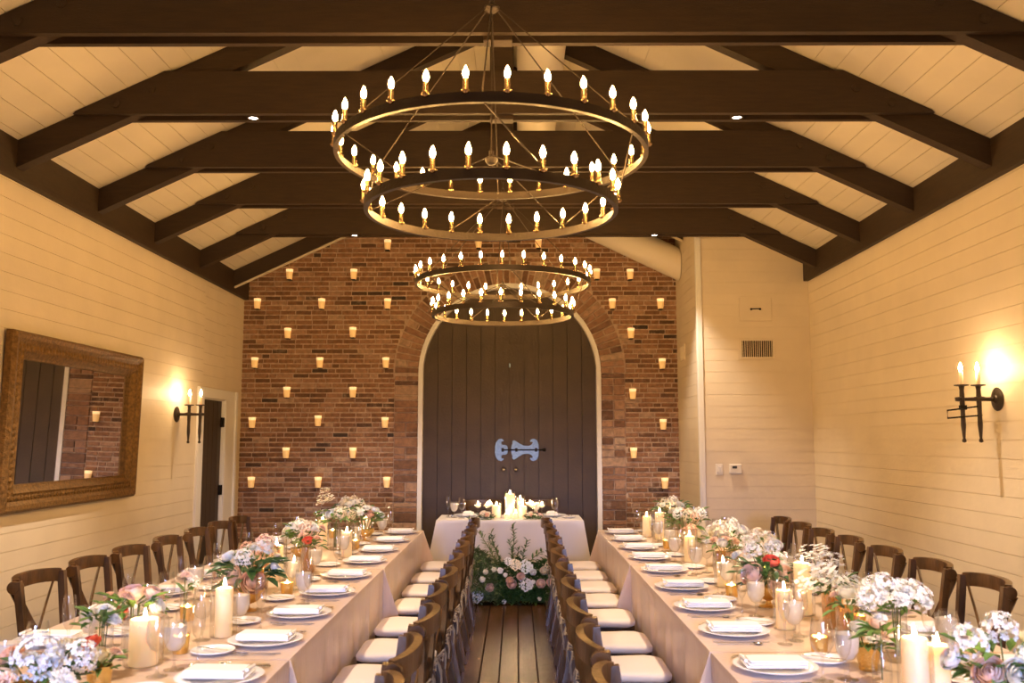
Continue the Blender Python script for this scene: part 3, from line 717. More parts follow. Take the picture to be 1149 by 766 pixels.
for side_, (x0, x1) in (('left', LXE), ('right', RXE)):
    for i, (ya, yb) in enumerate(TYS[side_]):
        cx, cy, w, l = (x0+x1)/2, (ya+yb)/2, x1-x0, ya-yb
        pos = ['farthest', 'middle', 'nearest'][i]
        table_under('long folding banquet table under champagne satin, %s of the %s row' % (pos, side_), cx, cy, w, l, 'banquet tables')
        c = cloth_mesh(cx, cy, w, l, 0.757, 10*i+(3 if side_ == 'left' else 7), (i < 2, i > 0), aisle=(1 if side_ == 'left' else -1)).build('tablecloth', SATIN, None, True, 50)
        tag(c, 'champagne satin floor-length tablecloth on the %s table of the %s row' % (pos, side_), 'tablecloth', 'champagne tablecloths')
SX, SY = -0.065, 9.87
table_under('small sweetheart table under ivory cloth in front of the arched door', SX, SY, 1.52, 0.68, None)
c = cloth_mesh(SX, SY, 1.52, 0.68, 0.757, 77, amp=0.014, flare=0.20).build('tablecloth', IVORY, None, True, 50)
tag(c, 'ivory satin tablecloth on the small sweetheart table before the door', 'tablecloth')

# ------------------------------------------------------------------ cross-back chairs
def make_chair():
    t = empty('cross_back_chair')
    P = lambda s: [(s*0.205, -0.27, 0.0), (s*0.195, -0.225, 0.22), (s*0.190, -0.198, 0.44), (s*0.197, -0.205, 0.60), (s*0.205, -0.226, 0.76), (s*0.210, -0.240, 0.866)]
    for s in (-1, 1):
        m = MB(); m.strap(P(s), 0.036, 0.034, up=(0, 1, 0)); m.build('rear_leg', CHAIRW, t)
        m = MB(); m.tube([(s*0.175, 0.165, 0.43), (s*0.182, 0.175, 0.2), (s*0.190, 0.190, 0.0)], [0.019, 0.017, 0.012], 8); m.build('front_leg', CHAIRW, t, True, 50)
    # bent top rail, wraps round the outside of the stiles
    m = MB(); pts = [(0.222*sin(u), -0.226-0.085*cos(u), 0.838+0.016*cos(u)) for u in [(-1.25+2.5*k/12) for k in range(13)]]
    m.strap(pts, 0.070, 0.030); 
    for s in (-1, 1): m.lathe([(0.0, -0.014), (0.031, -0.014), (0.035, 0.0), (0.031, 0.014), (0, 0.014)], 14, M=Matrix.Translation((s*0.214, -0.256, 0.838)) @ Matrix.Rotation(pi/2, 4, 'Y'))
    m.build('top_rail', CHAIRW, t, True, 40)
    for s in (-1, 1):
        m = MB(); pts = []
        for k in range(8):
            u = k/7; pts.append((s*(-0.205+0.255*u), -0.272-0.008*s-0.004*sin(pi*u)+0.042*u, 0.825-0.355*u))
        m.strap(pts, 0.042, 0.011, up=(0, 0.3, 1)); m.build('cross_slat', CHAIRW, t, True, 40)
    def outl(w, d, r, n=6, taper=0.03):
        o = []
        for (qx, qy, a0) in ((w/2-r, d/2-r, 0), (-w/2+r, d/2-r, pi/2), (-w/2+r+taper, -d/2+r, pi), (w/2-r-taper, -d/2+r, 1.5*pi)):
            o += [(qx+r*cos(a0+pi/2*k/n), qy+r*sin(a0+pi/2*k/n)) for k in range(n+1)]
        return o
    m = MB(); m.prism(outl(0.415, 0.40, 0.09), 0.03, Matrix.Translation((0, -0.015, 0.42))); m.build('seat', SEATW, t)
    m = MB(); lay = [(0.0, 0.451, 0.012), (0.0, 0.458, 0.0), (0, 0.478, -0.003), (0, 0.490, 0.006), (0, 0.497, 0.03), (0, 0.500, 0.09)]; n = 0; vs = []
    for (_, z, ins) in lay:
        o = outl(0.42-2*ins, 0.405-2*ins, max(0.03, 0.085-ins*0.5)); n = len(o); vs += [(x, y-0.016, z) for x, y in o]
    fs = [(i*n+k, i*n+(k+1) % n, (i+1)*n+(k+1) % n, (i+1)*n+k) for i in range(len(lay)-1) for k in range(n)]+[tuple(range(n))[::-1], tuple((len(lay)-1)*n+k for k in range(n))]
    m.add(vs, fs); m.build('cushion', CUSH, t, True, 60)
    for a, b in (((-0.178, 0.17, 0.24), (0.178, 0.17, 0.24)), ((-0.18, 0.17, 0.19), (-0.197, -0.235, 0.19)), ((0.18, 0.17, 0.19), (0.197, -0.235, 0.19)), ((-0.195, -0.23, 0.24), (0.195, -0.23, 0.24))):
        m = MB(); m.tube([a, b], 0.010, 6); m.build('stretcher', CHAIRW, t)
    for s in (-1, 1):
        m = MB(); x, y, z = s*0.19, -0.205, 0.475
        m.tube([(x+0.022*cos(u), y+0.026*sin(u), z) for u in [2*pi*k/8 for k in range(9)]], 0.005, 5, cap=False)
        m.tube([(x, y-0.025, z), (x+0.03, y-0.06, z+0.035), (x+0.055, y-0.065, z+0.01), (x, y-0.028, z)], 0.005, 5)
        m.tube([(x, y-0.025, z), (x-0.03, y-0.06, z+0.03), (x-0.05, y-0.06, z-0.0), (x, y-0.028, z)], 0.005, 5)
        m.tube([(x, y-0.025, z), (x+0.025, y-0.05, z-0.07), (x+0.02, y-0.045, z-0.15)], 0.005, 5)
        m.tube([(x, y-0.025, z), (x-0.015, y-0.05, z-0.08), (x-0.03, y-0.05, z-0.13)], 0.005, 5)
        m.build('ribbon_tie', TIE, t)
    return t
chp = make_chair(); tag(chp, None, 'chair'); used = [False]; rj = random.Random(8)
YR = [8.16, 7.60, 7.02, 6.44, 5.83, 5.17, 4.55, 3.99, 3.37, 2.78]
YLf = [8.16, 7.50, 6.86, 6.24, 5.58, 4.97, 4.37, 3.80, 3.22, 2.66]
YRo = [8.34, 7.80, 7.24, 6.66, 6.02, 5.38, 4.76, 4.10, 3.45]
YLo = [8.38, 7.86, 7.28, 6.66, 6.06, 5.46, 4.86, 4.22, 3.55]
for lst, x, rz, txt in ((YR, 0.548, -pi/2, 'aisle side of right tables'), (YLf, -0.644, pi/2, 'aisle side of left tables'), (YRo, 2.140, pi/2, 'wall side of right tables'), (YLo, -2.262, -pi/2, 'wall side of left tables')):
    for i, y in enumerate(lst):
        place(chp, used, (x+rj.uniform(-0.008, 0.008), y+rj.uniform(-0.02, 0.02), 0), rz+rj.uniform(-0.03, 0.03), 'walnut cross-back chair with ivory cushion, %s from brick wall, %s' % (ORD[i], txt), 'cross-back chairs along the banquet tables')
place(chp, used, (SX-0.33, 10.45, 0), pi, 'walnut cross-back chair behind the sweetheart table, on the left', 'chairs behind the sweetheart table')
place(chp, used, (SX+0.33, 10.45, 0), pi, 'walnut cross-back chair behind the sweetheart table, on the right', 'chairs behind the sweetheart table')

# ------------------------------------------------------------------ place settings
def proto_mesh(name, cat, *parts):
    """parts: (partname, MB, material, smooth, sharp); one part only -> the thing is that mesh"""
    if len(parts) == 1:
        pn, mb, mt, sm, sh = parts[0]; o = mb.build(name, mt, None, sm, sh)
    else:
        o = empty(name)
        for pn, mb, mt, sm, sh in parts: mb.build(pn, mt, o, sm, sh)
    o['category'] = cat; return o
def mk(fn): m = MB(); fn(m); return m
def plate_prof(r, h=0.018): return [(0, 0.0), (r*0.55, 0.0), (r*0.62, 0.003), (r*0.98, h-0.003), (r, h), (r*0.97, h+0.002), (r*0.66, 0.009), (r*0.60, 0.006), (0, 0.006)]
plate = proto_mesh('dinner_plate', 'plate', ('p', mk(lambda m: m.lathe(plate_prof(0.150, 0.02), 40)), CHINA, True, 40))
bplate = proto_mesh('bread_plate', 'plate', ('p', mk(lambda m: m.lathe(plate_prof(0.085, 0.014), 28)), CHINA, True, 40))
def napk(m):
    for k in range(3):
        w, l = 0.115-0.008*k, 0.215-0.006*k
        m.bbox((0.002*k, 0.004*k, 0.006+0.0085*k), (w, l, 0.0075), 0.0035)
    m.tube([(-0.052, -0.105, 0.014), (-0.052, 0.105, 0.014)], 0.0115, 8); m.tube([(-0.035, -0.108, 0.028), (0.04, -0.108, 0.026)], 0.006, 8)
napkin = proto_mesh('napkin', 'napkin', ('p', mk(napk), NAPK, True, 40))
def handle(m, y0, y1, w0, w1, t=0.002): m.prism([(-w0, y0), (w0, y0), (w1, y1), (-w1, y1)], t, Matrix.Translation((0, 0, 0.001)))
def fork_(m):
    handle(m, -0.10, 0.02, 0.006, 0.0028); m.prism([(-0.003, 0.02), (0.003, 0.02), (0.011, 0.04), (0.011, 0.06), (-0.011, 0.06), (-0.011, 0.04)], 0.002, Matrix.Translation((0, 0, 0.002)))
    for k in range(4): m.box((-0.0093+0.0062*k, 0.08, 0.004), (0.0028, 0.042, 0.002))
def knife_(m):
    handle(m, -0.11, -0.01, 0.0065, 0.0045, 0.004); m.prism([(-0.006, -0.01), (0.006, -0.01), (0.009, 0.06), (0.006, 0.10), (0.0, 0.12), (-0.006, 0.11)], 0.0015, Matrix.Translation((0, 0, 0.001)))
def spoon_(m):
    handle(m, -0.10, 0.04, 0.006, 0.0028); m.lathe([(0.0, 0.0), (0.010, 0.001), (0.016, 0.006), (0.0145, 0.0062), (0.009, 0.0025), (0, 0.0018)], 14, M=Matrix.Translation((0, 0.063, 0.001)) @ Matrix.Diagonal((1, 1.45, 1, 1)))
fork = proto_mesh('dinner_fork', 'fork', ('p', mk(fork_), STEEL, False, None))
sfork = proto_mesh('salad_fork', 'fork', ('p', mk(lambda m: (fork_(m), setattr(m, 'v', [tuple(0.86*c for c in v) for v in m.v]))), STEEL, False, None))
knife = proto_mesh('table_knife', 'knife', ('p', mk(knife_), STEEL, False, None))
bknife = proto_mesh('butter_knife', 'knife', ('p', mk(lambda m: (knife_(m), setattr(m, 'v', [(0.7*a, 0.7*b, 0.9*c) for a, b, c in [tuple(v) for v in m.v]]))), STEEL, False, None))
spoon = proto_mesh('soup_spoon', 'spoon', ('p', mk(spoon_), STEEL, True, 50))
foot = lambda h: [(0, 0), (0.036, 0.0), (0.036, 0.003), (0.010, 0.008), (0.0045, 0.018), (0.004, h*0.6), (0.0065, h)]
goblet = proto_mesh('water_goblet', 'glass',
    ('stem', mk(lambda m: m.lathe(foot(0.062), 18, cap=False)), GLASS, True, 60),
    ('bowl', mk(lambda m: m.lathe([(0.0065, 0.062), (0.022, 0.070), (0.037, 0.095), (0.0415, 0.125), (0.041, 0.15), (0.038, 0.172)], 22, cap=False)), GLASS, True, 60),
    ('iced_water', mk(lambda m: m.lathe([(0.0, 0.066), (0.020, 0.072), (0.035, 0.096), (0.0395, 0.125), (0.039, 0.15), (0.0385, 0.155), (0.0, 0.155)], 22)), FROST, True, 60))
wine = proto_mesh('wine_glass', 'glass',
    ('stem', mk(lambda m: m.lathe(foot(0.085), 18, cap=False)), GLASS, True, 60),
    ('bowl', mk(lambda m: m.lathe([(0.006, 0.085), (0.024, 0.095), (0.038, 0.12), (0.041, 0.145), (0.037, 0.18), (0.031, 0.21)], 22, cap=False)), GLASS, True, 60))
flute = proto_mesh('champagne_flute', 'glass',
    ('stem', mk(lambda m: m.lathe([(a*0.85, b) for a, b in foot(0.09)], 16, cap=False)), GLASS, True, 60),
    ('bowl', mk(lambda m: m.lathe([(0.005, 0.09), (0.018, 0.11), (0.0245, 0.14), (0.025, 0.18), (0.021, 0.225)], 18, cap=False)), GLASS, True, 60))
US = {k: [False] for k in ('plate', 'bplate', 'napkin', 'fork', 'sfork', 'knife', 'bknife', 'spoon', 'goblet', 'wine', 'flute')}
TOP = 0.7580
rs = random.Random(21)
OBST = []; NEAR = []; BP = [(0, 0)]
def setting(x, y, rz, where, extra=True):
    c, s = cos(rz), sin(rz); jit = lambda a=0.006: rs.uniform(-a, a)
    def at(k, proto, dx, dy, z, lab, grp, r=0.0):
        dx += jit(); dy += jit()
        if k in ('goblet', 'wine', 'flute', 'bplate', 'bknife'):
            rad = 0.09 if k in ('bplate', 'bknife') else 0.045
            if k != 'bknife':
                ok = lambda a, b: all((x+a*c-b*s-o[0])**2+(y+a*s+b*c-o[1])**2 > (rad+o[2]+(0.07 if o[3] and k != 'bplate' else 0))**2 for o in OBST+NEAR)
                cand = [(dx+i*0.012, dy-j*0.012) for i in range(-15, 16) for j in range(-4, 14)]
                cand = [q for q in cand if q[0]**2+q[1]**2 > (0.155+rad*0.9)**2]
                cand.sort(key=lambda q: (q[0]-dx)**2+(q[1]-dy)**2)
                good = [q for q in cand if ok(*q)]
                if good: dx, dy = good[0]
                elif k in ('wine', 'flute') and US[k][0]: return
                NEAR.append((x+dx*c-dy*s, y+dx*s+dy*c, 0.086 if k == 'bplate' else 0.042, 0))
                if k == 'bplate': BP[0] = (dx, dy)
            else: dx, dy = BP[0]
        place(proto, US[k], (x+dx*c-dy*s, y+dx*s+dy*c, z), rz+r+jit(0.05), '%s at the %s' % (lab, where), grp)
    at('plate', plate, 0, 0, TOP, 'white china dinner plate', 'dinner plates')
    at('napkin', napkin, 0, 0, TOP+0.0160, 'folded white linen napkin', 'folded napkins')
    at('fork', fork, -0.185, -0.01, TOP, 'steel dinner fork', 'dinner forks')
    at('sfork', sfork, -0.215, -0.01, TOP, 'small salad fork', 'salad forks')
    at('knife', knife, 0.180, -0.01, TOP, 'steel table knife', 'table knives')
    at('spoon', spoon, 0.215, -0.01, TOP, 'steel spoon', 'soup spoons')
    at('bplate', bplate, -0.165, 0.215, TOP, 'white bread plate', 'bread plates')
    at('bknife', bknife, -0.165, 0.215, TOP+0.0145, 'small butter knife', 'butter knives', -0.5)
    at('goblet', goblet, 0.14, 0.215, TOP, 'goblet of iced water', 'water goblets')
    at('wine', wine, 0.06, 0.262, TOP, 'empty wine glass', 'wine glasses')
    at('flute', flute, 0.205, 0.165, TOP, 'empty champagne flute', 'champagne flutes')
# ------------------------------------------------------------------ flowers
def patch(m, f, nu, nv):
    i0 = len(m.v); m.v += [tuple(f(-1+2*a/nu, b/nv)) for b in range(nv+1) for a in range(nu+1)]
    for b in range(nv):
        for a in range(nu):
            i = i0+b*(nu+1)+a; m.f.append((i, i+1, i+nu+2, i+nu+1)); m.mi.append(m.cur)
def rose_mb(seed=1):
    m = MB(); rn = random.Random(seed)
    for li, (n, R, th, ha) in enumerate(((2, 0.24, 2.75, 1.9), (3, 0.36, 2.6, 1.35), (3, 0.50, 2.45, 1.3), (4, 0.64, 2.25, 1.05), (5, 0.79, 2.02, 0.9), (5, 0.92, 1.75, 0.85), (6, 1.03, 1.45, 0.72))):
        for k in range(n):
            a0 = 2*pi*k/n+li*0.83+rn.uniform(-.12, .12); rr = R*rn.uniform(0.95, 1.05); ht = th*rn.uniform(0.95, 1.03)
            def f(u, v):
                w = (0.25+0.75*sin(min(1, v*1.2)*pi/2))*(1-0.25*max(0, v-0.75)*4*u*u); t = v*ht*(1-0.10*u*u)
                lip = max(0, v-0.8)*0.45*(1 if li > 1 else 0); q = rr*(1+0.06*u)+lip*0.35
                return (q*sin(t)*cos(a0+u*ha*w), q*sin(t)*sin(a0+u*ha*w), -q*cos(t)*0.78+0.12-lip*0.05)
            patch(m, f, 5, 6)
    m.lathe([(0, -0.85), (0.12, -0.75), (0.3, -0.62), (0.2, -0.4), (0, -0.3)], 6); return m
def carn_mb(seed=2):
    m = MB(); rn = random.Random(seed)
    for li in range(7):
        t = li/6; R = 1.0-0.10*li; z = -0.15+0.75*t; n = 18
        for k in range(n):
            a0 = 2*pi*(k+rn.random())/n; L = R*rn.uniform(0.8, 1.05); tilt = 0.15+1.05*t+rn.uniform(-.15, .15); w = 0.17
            d = Vector((cos(a0)*cos(tilt), sin(a0)*cos(tilt), sin(tilt))); e = Vector((-sin(a0), cos(a0), 0)); up = d.cross(e)*-0.1
            b = Vector((0, 0, z*0.35))
            m.add([b, b+d*L*0.6-e*w*0.7+up, b+d*L*0.95-e*w, b+d*L*0.88, b+d*L*0.97+e*w, b+d*L*0.6+e*w*0.7-up], [(0, 1, 3), (1, 2, 3), (0, 3, 5), (3, 4, 5)])
    return m
def hyd_mb(seed=3, n=75, R=1.0, fl=0.2):
    m = MB(); rn = random.Random(seed)
    for k in range(n):
        z = 1-1.45*(k+0.5)/n; a = k*2.39996; r = sqrt(max(0, 1-z*z)); N = Vector((r*cos(a), r*sin(a), z)); N = (N+Vector((rn.uniform(-.2, .2), rn.uniform(-.2, .2), rn.uniform(-.2, .2)))).normalized()
        c = N*R*rn.uniform(0.82, 1.05); e = N.orthogonal().normalized(); g = N.cross(e); ro = rn.random()*3
        for q in range(4):
            t = ro+q*pi/2; d = e*cos(t)+g*sin(t); s = e*-sin(t)+g*cos(t)
            m.add([c-N*0.02, c+d*fl*0.55+s*fl*0.42+N*0.04, c+d*fl+N*0.06, c+d*fl*0.55-s*fl*0.42+N*0.04], [(0, 1, 2, 3)])
    return m
def bud_mb(seed=4): 
    m = MB(); rn = random.Random(seed)
    for k in range(80):
        a = rn.random()*6.28; r = sqrt(rn.random())*1.0; z = rn.uniform(-0.1, 0.9)*(1-0.5*r*r); c = Vector((r*cos(a), r*sin(a), z))
        for q in range(5):
            t = q*2*pi/5+a; d = Vector((cos(t), sin(t), 0.25)); s = Vector((-sin(t), cos(t), 0))
            m.add([c, c+d*0.10+s*0.07, c+d*0.18, c+d*0.10-s*0.07], [(0, 1, 2, 3)])
    return m
BM = {}
def bloom_mesh(kind, col):
    if (kind, col) not in BM:
        b = {'rose': rose_mb, 'carnation': carn_mb, 'hydrangea': hyd_mb, 'filler': bud_mb}[kind]()
        BM[(kind, col)] = b.mesh(kind, PETAL[col], kind in ('rose',))
    return BM[(kind, col)]
def leaf(m, p, d, L, w, fold=0.25):
    p = Vector(p); d = Vector(d).normalized(); s = d.cross(Vector((0, 0, 1)));
    if s.length < 0.1: s = Vector((1, 0, 0))
    s.normalize(); up = s.cross(d); dn = up*-0.12*L
    m.add([p, p+d*L*0.35+s*w/2+up*fold*w, p+d*L*0.75+s*w*0.36+up*fold*w+dn*0.5, p+d*L+dn, p+d*L*0.75-s*w*0.36+up*fold*w+dn*0.5, p+d*L*0.35-s*w/2+up*fold*w, p+d*L*0.4, p+d*L*0.75+dn*0.6], [(0, 1, 6), (1, 2, 7, 6), (2, 3, 7), (3, 4, 7), (4, 5, 6, 7), (5, 0, 6)])
def vase_parts(t, kind):
    if kind == 'compote':
        mk(lambda m: m.lathe([(0, 0), (0.045, 0), (0.045, 0.004), (0.015, 0.012), (0.012, 0.03), (0.05, 0.045), (0.078, 0.075), (0.082, 0.10), (0.076, 0.10), (0.070, 0.078), (0, 0.05)], 22)).build('gold_compote', GOLD, t, True, 40); return 0.10
    if kind == 'cup':
        mk(lambda m: m.lathe([(0, 0), (0.030, 0), (0.033, 0.01), (0.031, 0.014), (0.036, 0.03), (0.041, 0.088), (0.038, 0.088), (0.033, 0.03), (0, 0.02)], 20)).build('gold_cup', GOLD, t, True, 40); return 0.085
    if kind == 'amber':
        mk(lambda m: m.lathe([(0, 0), (0.040, 0), (0.044, 0.01), (0.046, 0.15), (0.043, 0.15), (0.041, 0.012), (0, 0.008)], 22)).build('amber_vase', AMBER, t, True, 40); return 0.15
    if kind == 'bud':
        mk(lambda m: m.lathe([(0, 0), (0.030, 0), (0.032, 0.01), (0.032, 0.09), (0.016, 0.13), (0.015, 0.17), (0.019, 0.18)], 18, cap=False)).build('glass_vase', GLASS, t, True, 60); return 0.17
    if kind == 'cylinder':
        mk(lambda m: m.lathe([(0, 0), (0.038, 0), (0.040, 0.008), (0.040, 0.20)], 20, cap=False)).build('glass_vase', GLASS, t, True, 60); return 0.19
    return 0.0
def arrangement(x, y, vase, blooms, nleaf, lab, lr=0.10, leafmat=None, z=TOP, leafL=0.06, seed=0):
    t = empty('floral_arrangement', (x, y, z)); tag(t, lab, 'flowers', 'table flower arrangements')
    h = vase_parts(t, vase); rn = random.Random(seed+int(x*100)+int(y*77))
    m = MB()
    if vase in ('bud', 'cylinder', 'amber'):
        for k, b in enumerate(blooms[:6]): m.tube([(b[0]*0.1, b[1]*0.1, 0.02), (b[0]*0.25, b[1]*0.25, h), (b[0], b[1], b[2]-b[5]*0.2)], 0.0022, 5)
    else:
        for b in blooms: m.tube([(b[0]*0.2, b[1]*0.2, max(0.006, h-0.03)), (b[0], b[1], b[2]-b[5]*0.2)], 0.0025, 5)
    m.build('stems', STEM, t)
    m = MB(); zc = max(h, sum(b[2] for b in blooms)/len(blooms)-0.045)
    for k in range(nleaf):
        a = rn.random()*6.28; r = lr*sqrt(rn.random()); e = rn.uniform(-0.35, 0.9)
        leaf(m, (r*cos(a)*0.75, r*sin(a)*0.75, zc+rn.uniform(-0.035, 0.035)*lr/0.1), (cos(a), sin(a), e), leafL*rn.uniform(0.7, 1.35), leafL*rn.uniform(0.32, 0.5))
    m.v = [(a, b, max(c, 0.004)) for a, b, c in [tuple(v) for v in m.v]]
    m.build('foliage', leafmat or LEAF1, t)
    OBST.append((x, y, 0.05 if vase in ('bud', 'cup') else 0.07 if vase in ('cylinder', 'amber') else 0.17, max([abs(b[1])+abs(b[0]) for b in blooms] or [0])))
    for (dx, dy, dz, kind, col, r) in blooms:
        tl = Vector((dx, dy, max(0.02, dz-zc+0.05))).normalized(); q = Vector((0, 0, 1)).rotation_difference((tl+Vector((0, -0.25, 0.35))).normalized()).to_euler()
        put('filler_flower' if kind == 'filler' else kind, bloom_mesh(kind, col), t, (dx, dy, dz), q, r)
    return t
def rb(seed, n, rad, z, cols, kinds=('rose', 'carnation', 'hydrangea', 'carnation'), size=(0.030, 0.044)):
    n = int(n*1.6); rn = random.Random(seed); out = []
    for k in range(n):
        a = 2.39996*k+rn.random()*0.5; r = rad*sqrt((k+0.4)/n)
        kd = rn.choice(kinds); s = rn.uniform(*size)*(1.25 if kd == 'hydrangea' else 1)
        out.append((r*cos(a), r*sin(a), z+rn.uniform(-0.015, 0.02)+0.05*(1-r/rad if rad else 0), kd, rn.choice(cols), s))
    return out
R_, C_, H_, F_ = 'rose', 'carnation', 'hydrangea', 'filler'
# left table, near to far
arrangement(-1.42, 2.80, 'compote', [(0.0, -0.02, 0.17, H_, 'blue', 0.075), (0.09, 0.05, 0.16, H_, 'white', 0.055), (-0.10, 0.02, 0.17, C_, 'peach', 0.05), (0.03, 0.09, 0.18, C_, 'cream', 0.05), (-0.06, -0.10, 0.12, C_, 'blush', 0.045), (0.10, -0.07, 0.12, C_, 'white', 0.045), (-0.02, 0.13, 0.15, R_, 'white', 0.04)], 50, 'low flowers with pale blue hydrangea at the near left corner of left table', leafmat=LEAF2, lr=0.14, leafL=0.075)
arrangement(-1.36, 3.06, 'cup', [(0.0, -0.02, 0.125, R_, 'cream', 0.036), (-0.045, 0.02, 0.16, R_, 'coral', 0.034), (0.035, 0.03, 0.12, C_, 'blush', 0.030)], 22, 'small gold cup holding one coral and one cream rose, near end of left table', lr=0.05)
arrangement(-1.44, 3.24, 'cylinder', [(0.01, 0, 0.23, C_, 'white', 0.036), (-0.035, 0.02, 0.215, C_, 'cream', 0.034), (0.05, -0.02, 0.20, C_, 'white', 0.03), (0.07, 0.03, 0.27, C_, 'peach', 0.032)], 26, 'clear cylinder of white carnations and one tall peach bloom, left table', lr=0.06)
arrangement(-1.47, 3.58, 'cylinder', [(0.0, -0.02, 0.24, R_, 'blush', 0.045), (0.07, 0.02, 0.23, R_, 'blush', 0.04), (-0.05, 0.03, 0.23, C_, 'peach', 0.035), (0.10, -0.03, 0.19, R_, 'white', 0.034), (-0.02, -0.07, 0.17, R_, 'coral', 0.03), (0.04, 0.07, 0.22, C_, 'cream', 0.03), (-0.10, 0.0, 0.22, C_, 'peach', 0.028)], 46, 'glass vase of blush pink roses behind the thick pillar candle, left table', lr=0.11, leafL=0.07)
arrangement(-1.42, 3.98, 'bud', [(0, 0, 0.24, C_, 'blush', 0.032), (0.03, 0.02, 0.21, H_, 'white', 0.03)], 6, 'clear bud vase with single blush carnation beside the tall glass cylinder', lr=0.04)
arrangement(-1.30, 4.50, 'compote', [(-0.06, -0.07, 0.17, R_, 'blush', 0.052), (0.05, -0.09, 0.15, R_, 'peach', 0.055), (-0.02, 0.0, 0.245, H_, 'white', 0.05), (0.06, 0.06, 0.29, H_, 'white', 0.045), (-0.11, 0.03, 0.26, R_, 'white', 0.036), (-0.14, -0.03, 0.18, C_, 'blush', 0.036), (0.13, 0.02, 0.20, R_, 'white', 0.03), (-0.08, 0.09, 0.26, R_, 'cream', 0.033), (0.12, 0.09, 0.24, C_, 'cream', 0.03), (0.0, 0.10, 0.28, C_, 'white', 0.035)], 60, 'large gold compote of blush and peach roses under white hydrangea, left table', leafmat=LEAF2, lr=0.15, leafL=0.10)
arrangement(-1.42, 5.15, 'amber', rb(5, 7, 0.09, 0.19, ['cream', 'peach', 'blush']), 20, 'amber vase of cream and peach blooms behind the big rose compote, left table')
arrangement(-1.30, 5.80, 'amber', [(0, -0.03, 0.20, R_, 'coral', 0.033), (0.05, 0, 0.20, C_, 'peach', 0.04), (-0.05, 0.02, 0.22, C_, 'blush', 0.035), (0.02, 0.06, 0.25, C_, 'white', 0.04)], 26, 'amber vase with one coral rose among peach blooms, middle of left table', lr=0.08)
arrangement(-1.44, 6.25, 'compote', rb(6, 9, 0.13, 0.22, ['white', 'white', 'cream', 'blush']), 46, 'gold compote heaped with white and cream blooms, middle of left table', lr=0.13, leafL=0.08)
arrangement(-1.36, 6.95, 'cylinder', rb(7, 8, 0.11, 0.26, ['white', 'white', 'cream'])+[(-0.08, 0, 0.36, F_, 'cream', 0.07), (-0.09, 0.02, 0.43, F_, 'cream', 0.04)], 50, 'tall glass vase of white blooms with an upright cream spray, left table', lr=0.12, leafL=0.08)
arrangement(-1.24, 7.55, 'compote', rb(8, 10, 0.15, 0.22, ['white', 'cream', 'peach', 'white']), 50, 'gold compote of white and peach blooms toward the far end, left table', lr=0.15, leafL=0.08)
arrangement(-1.46, 8.15, 'cylinder', rb(9, 8, 0.12, 0.26, ['white', 'white', 'cream']), 56, 'leafy glass vase of white blooms at the far end of left table', leafmat=LEAF2, lr=0.14, leafL=0.08)
# right table, near to far
arrangement(1.48, 2.84, 'compote', [(-0.10, 0.02, 0.20, H_, 'white', 0.06), (0.0, 0.03, 0.24, H_, 'white', 0.055), (0.05, -0.05, 0.17, H_, 'blue', 0.05), (-0.09, -0.08, 0.14, R_, 'blush', 0.05), (-0.02, -0.12, 0.14, R_, 'white', 0.055), (0.12, 0.0, 0.19, C_, 'cream', 0.04), (0.13, 0.08, 0.20, R_, 'white', 0.04), (-0.16, 0.02, 0.16, R_, 'white', 0.035)], 60, 'low compote of white hydrangea and blush rose at near right corner', lr=0.15, leafL=0.085)
arrangement(1.225, 3.15, 'bud', [(0, 0, 0.22, C_, 'white', 0.03)], 18, 'clear bud vase with green sprig behind the twin candles, right table', lr=0.04)
arrangement(1.262, 3.37, 'cup', [(-0.02, 0.03, 0.15, R_, 'white', 0.034), (0.05, -0.02, 0.12, C_, 'blush', 0.034), (0.055, 0.03, 0.155, R_, 'blush', 0.035), (-0.06, 0, 0.105, R_, 'cream', 0.030), (0.0, -0.03, 0.11, C_, 'white', 0.022)], 26, 'mercury gold cup with white and blush blooms beside the twin candles, right table', lr=0.06)
arrangement(1.42, 3.50, 'cylinder', rb(12, 7, 0.11, 0.23, ['white'], kinds=(C_, H_), size=(0.035, 0.045)), 14, 'clear vase of bright white blooms behind the mercury gold cup, right table', lr=0.09)
arrangement(1.34, 3.78, 'amber', [(0, 0, 0.21, R_, 'white', 0.04), (0.10, 0.02, 0.22, R_, 'white', 0.042), (0.06, -0.06, 0.17, C_, 'white', 0.04), (-0.04, 0.02, 0.19, C_, 'blush', 0.03)], 16, 'amber vase of three white roses near the far wall plate, right table', lr=0.07)
arrangement(1.39, 4.10, 'amber', [(-0.06, 0, 0.20, F_, 'white', 0.09), (0.05, 0.02, 0.19, F_, 'white', 0.09), (0.0, 0.08, 0.26, F_, 'white', 0.08), (0.02, -0.04, 0.19, H_, 'white', 0.05), (-0.06, 0.05, 0.30, F_, 'white', 0.07), (0.10, 0.05, 0.19, H_, 'blue', 0.04)], 30, 'amber vase of airy white filler flowers right of tall pillar candle', leafmat=LEAF2, lr=0.09)
arrangement(1.25, 4.62, 'compote', [(-0.10, -0.08, 0.17, R_, 'blush', 0.055), (0.01, -0.04, 0.23, R_, 'coral', 0.040), (0.07, -0.08, 0.17, R_, 'blush', 0.045), (0.09, -0.02, 0.20, R_, 'white', 0.036), (-0.06, 0.05, 0.26, H_, 'white', 0.05), (0.05, 0.09, 0.27, H_, 'blue', 0.042), (-0.14, 0.05, 0.24, C_, 'white', 0.04), (0.0, -0.13, 0.12, C_, 'peach', 0.036)], 64, 'gold compote with coral rose and blush roses by the tall candles, right table', leafmat=LEAF2, lr=0.16, leafL=0.085)
arrangement(1.38, 5.15, 'cylinder', rb(14, 7, 0.10, 0.24, ['white', 'cream']), 40, 'clear vase of white and cream blooms behind the coral rose compote', lr=0.11)
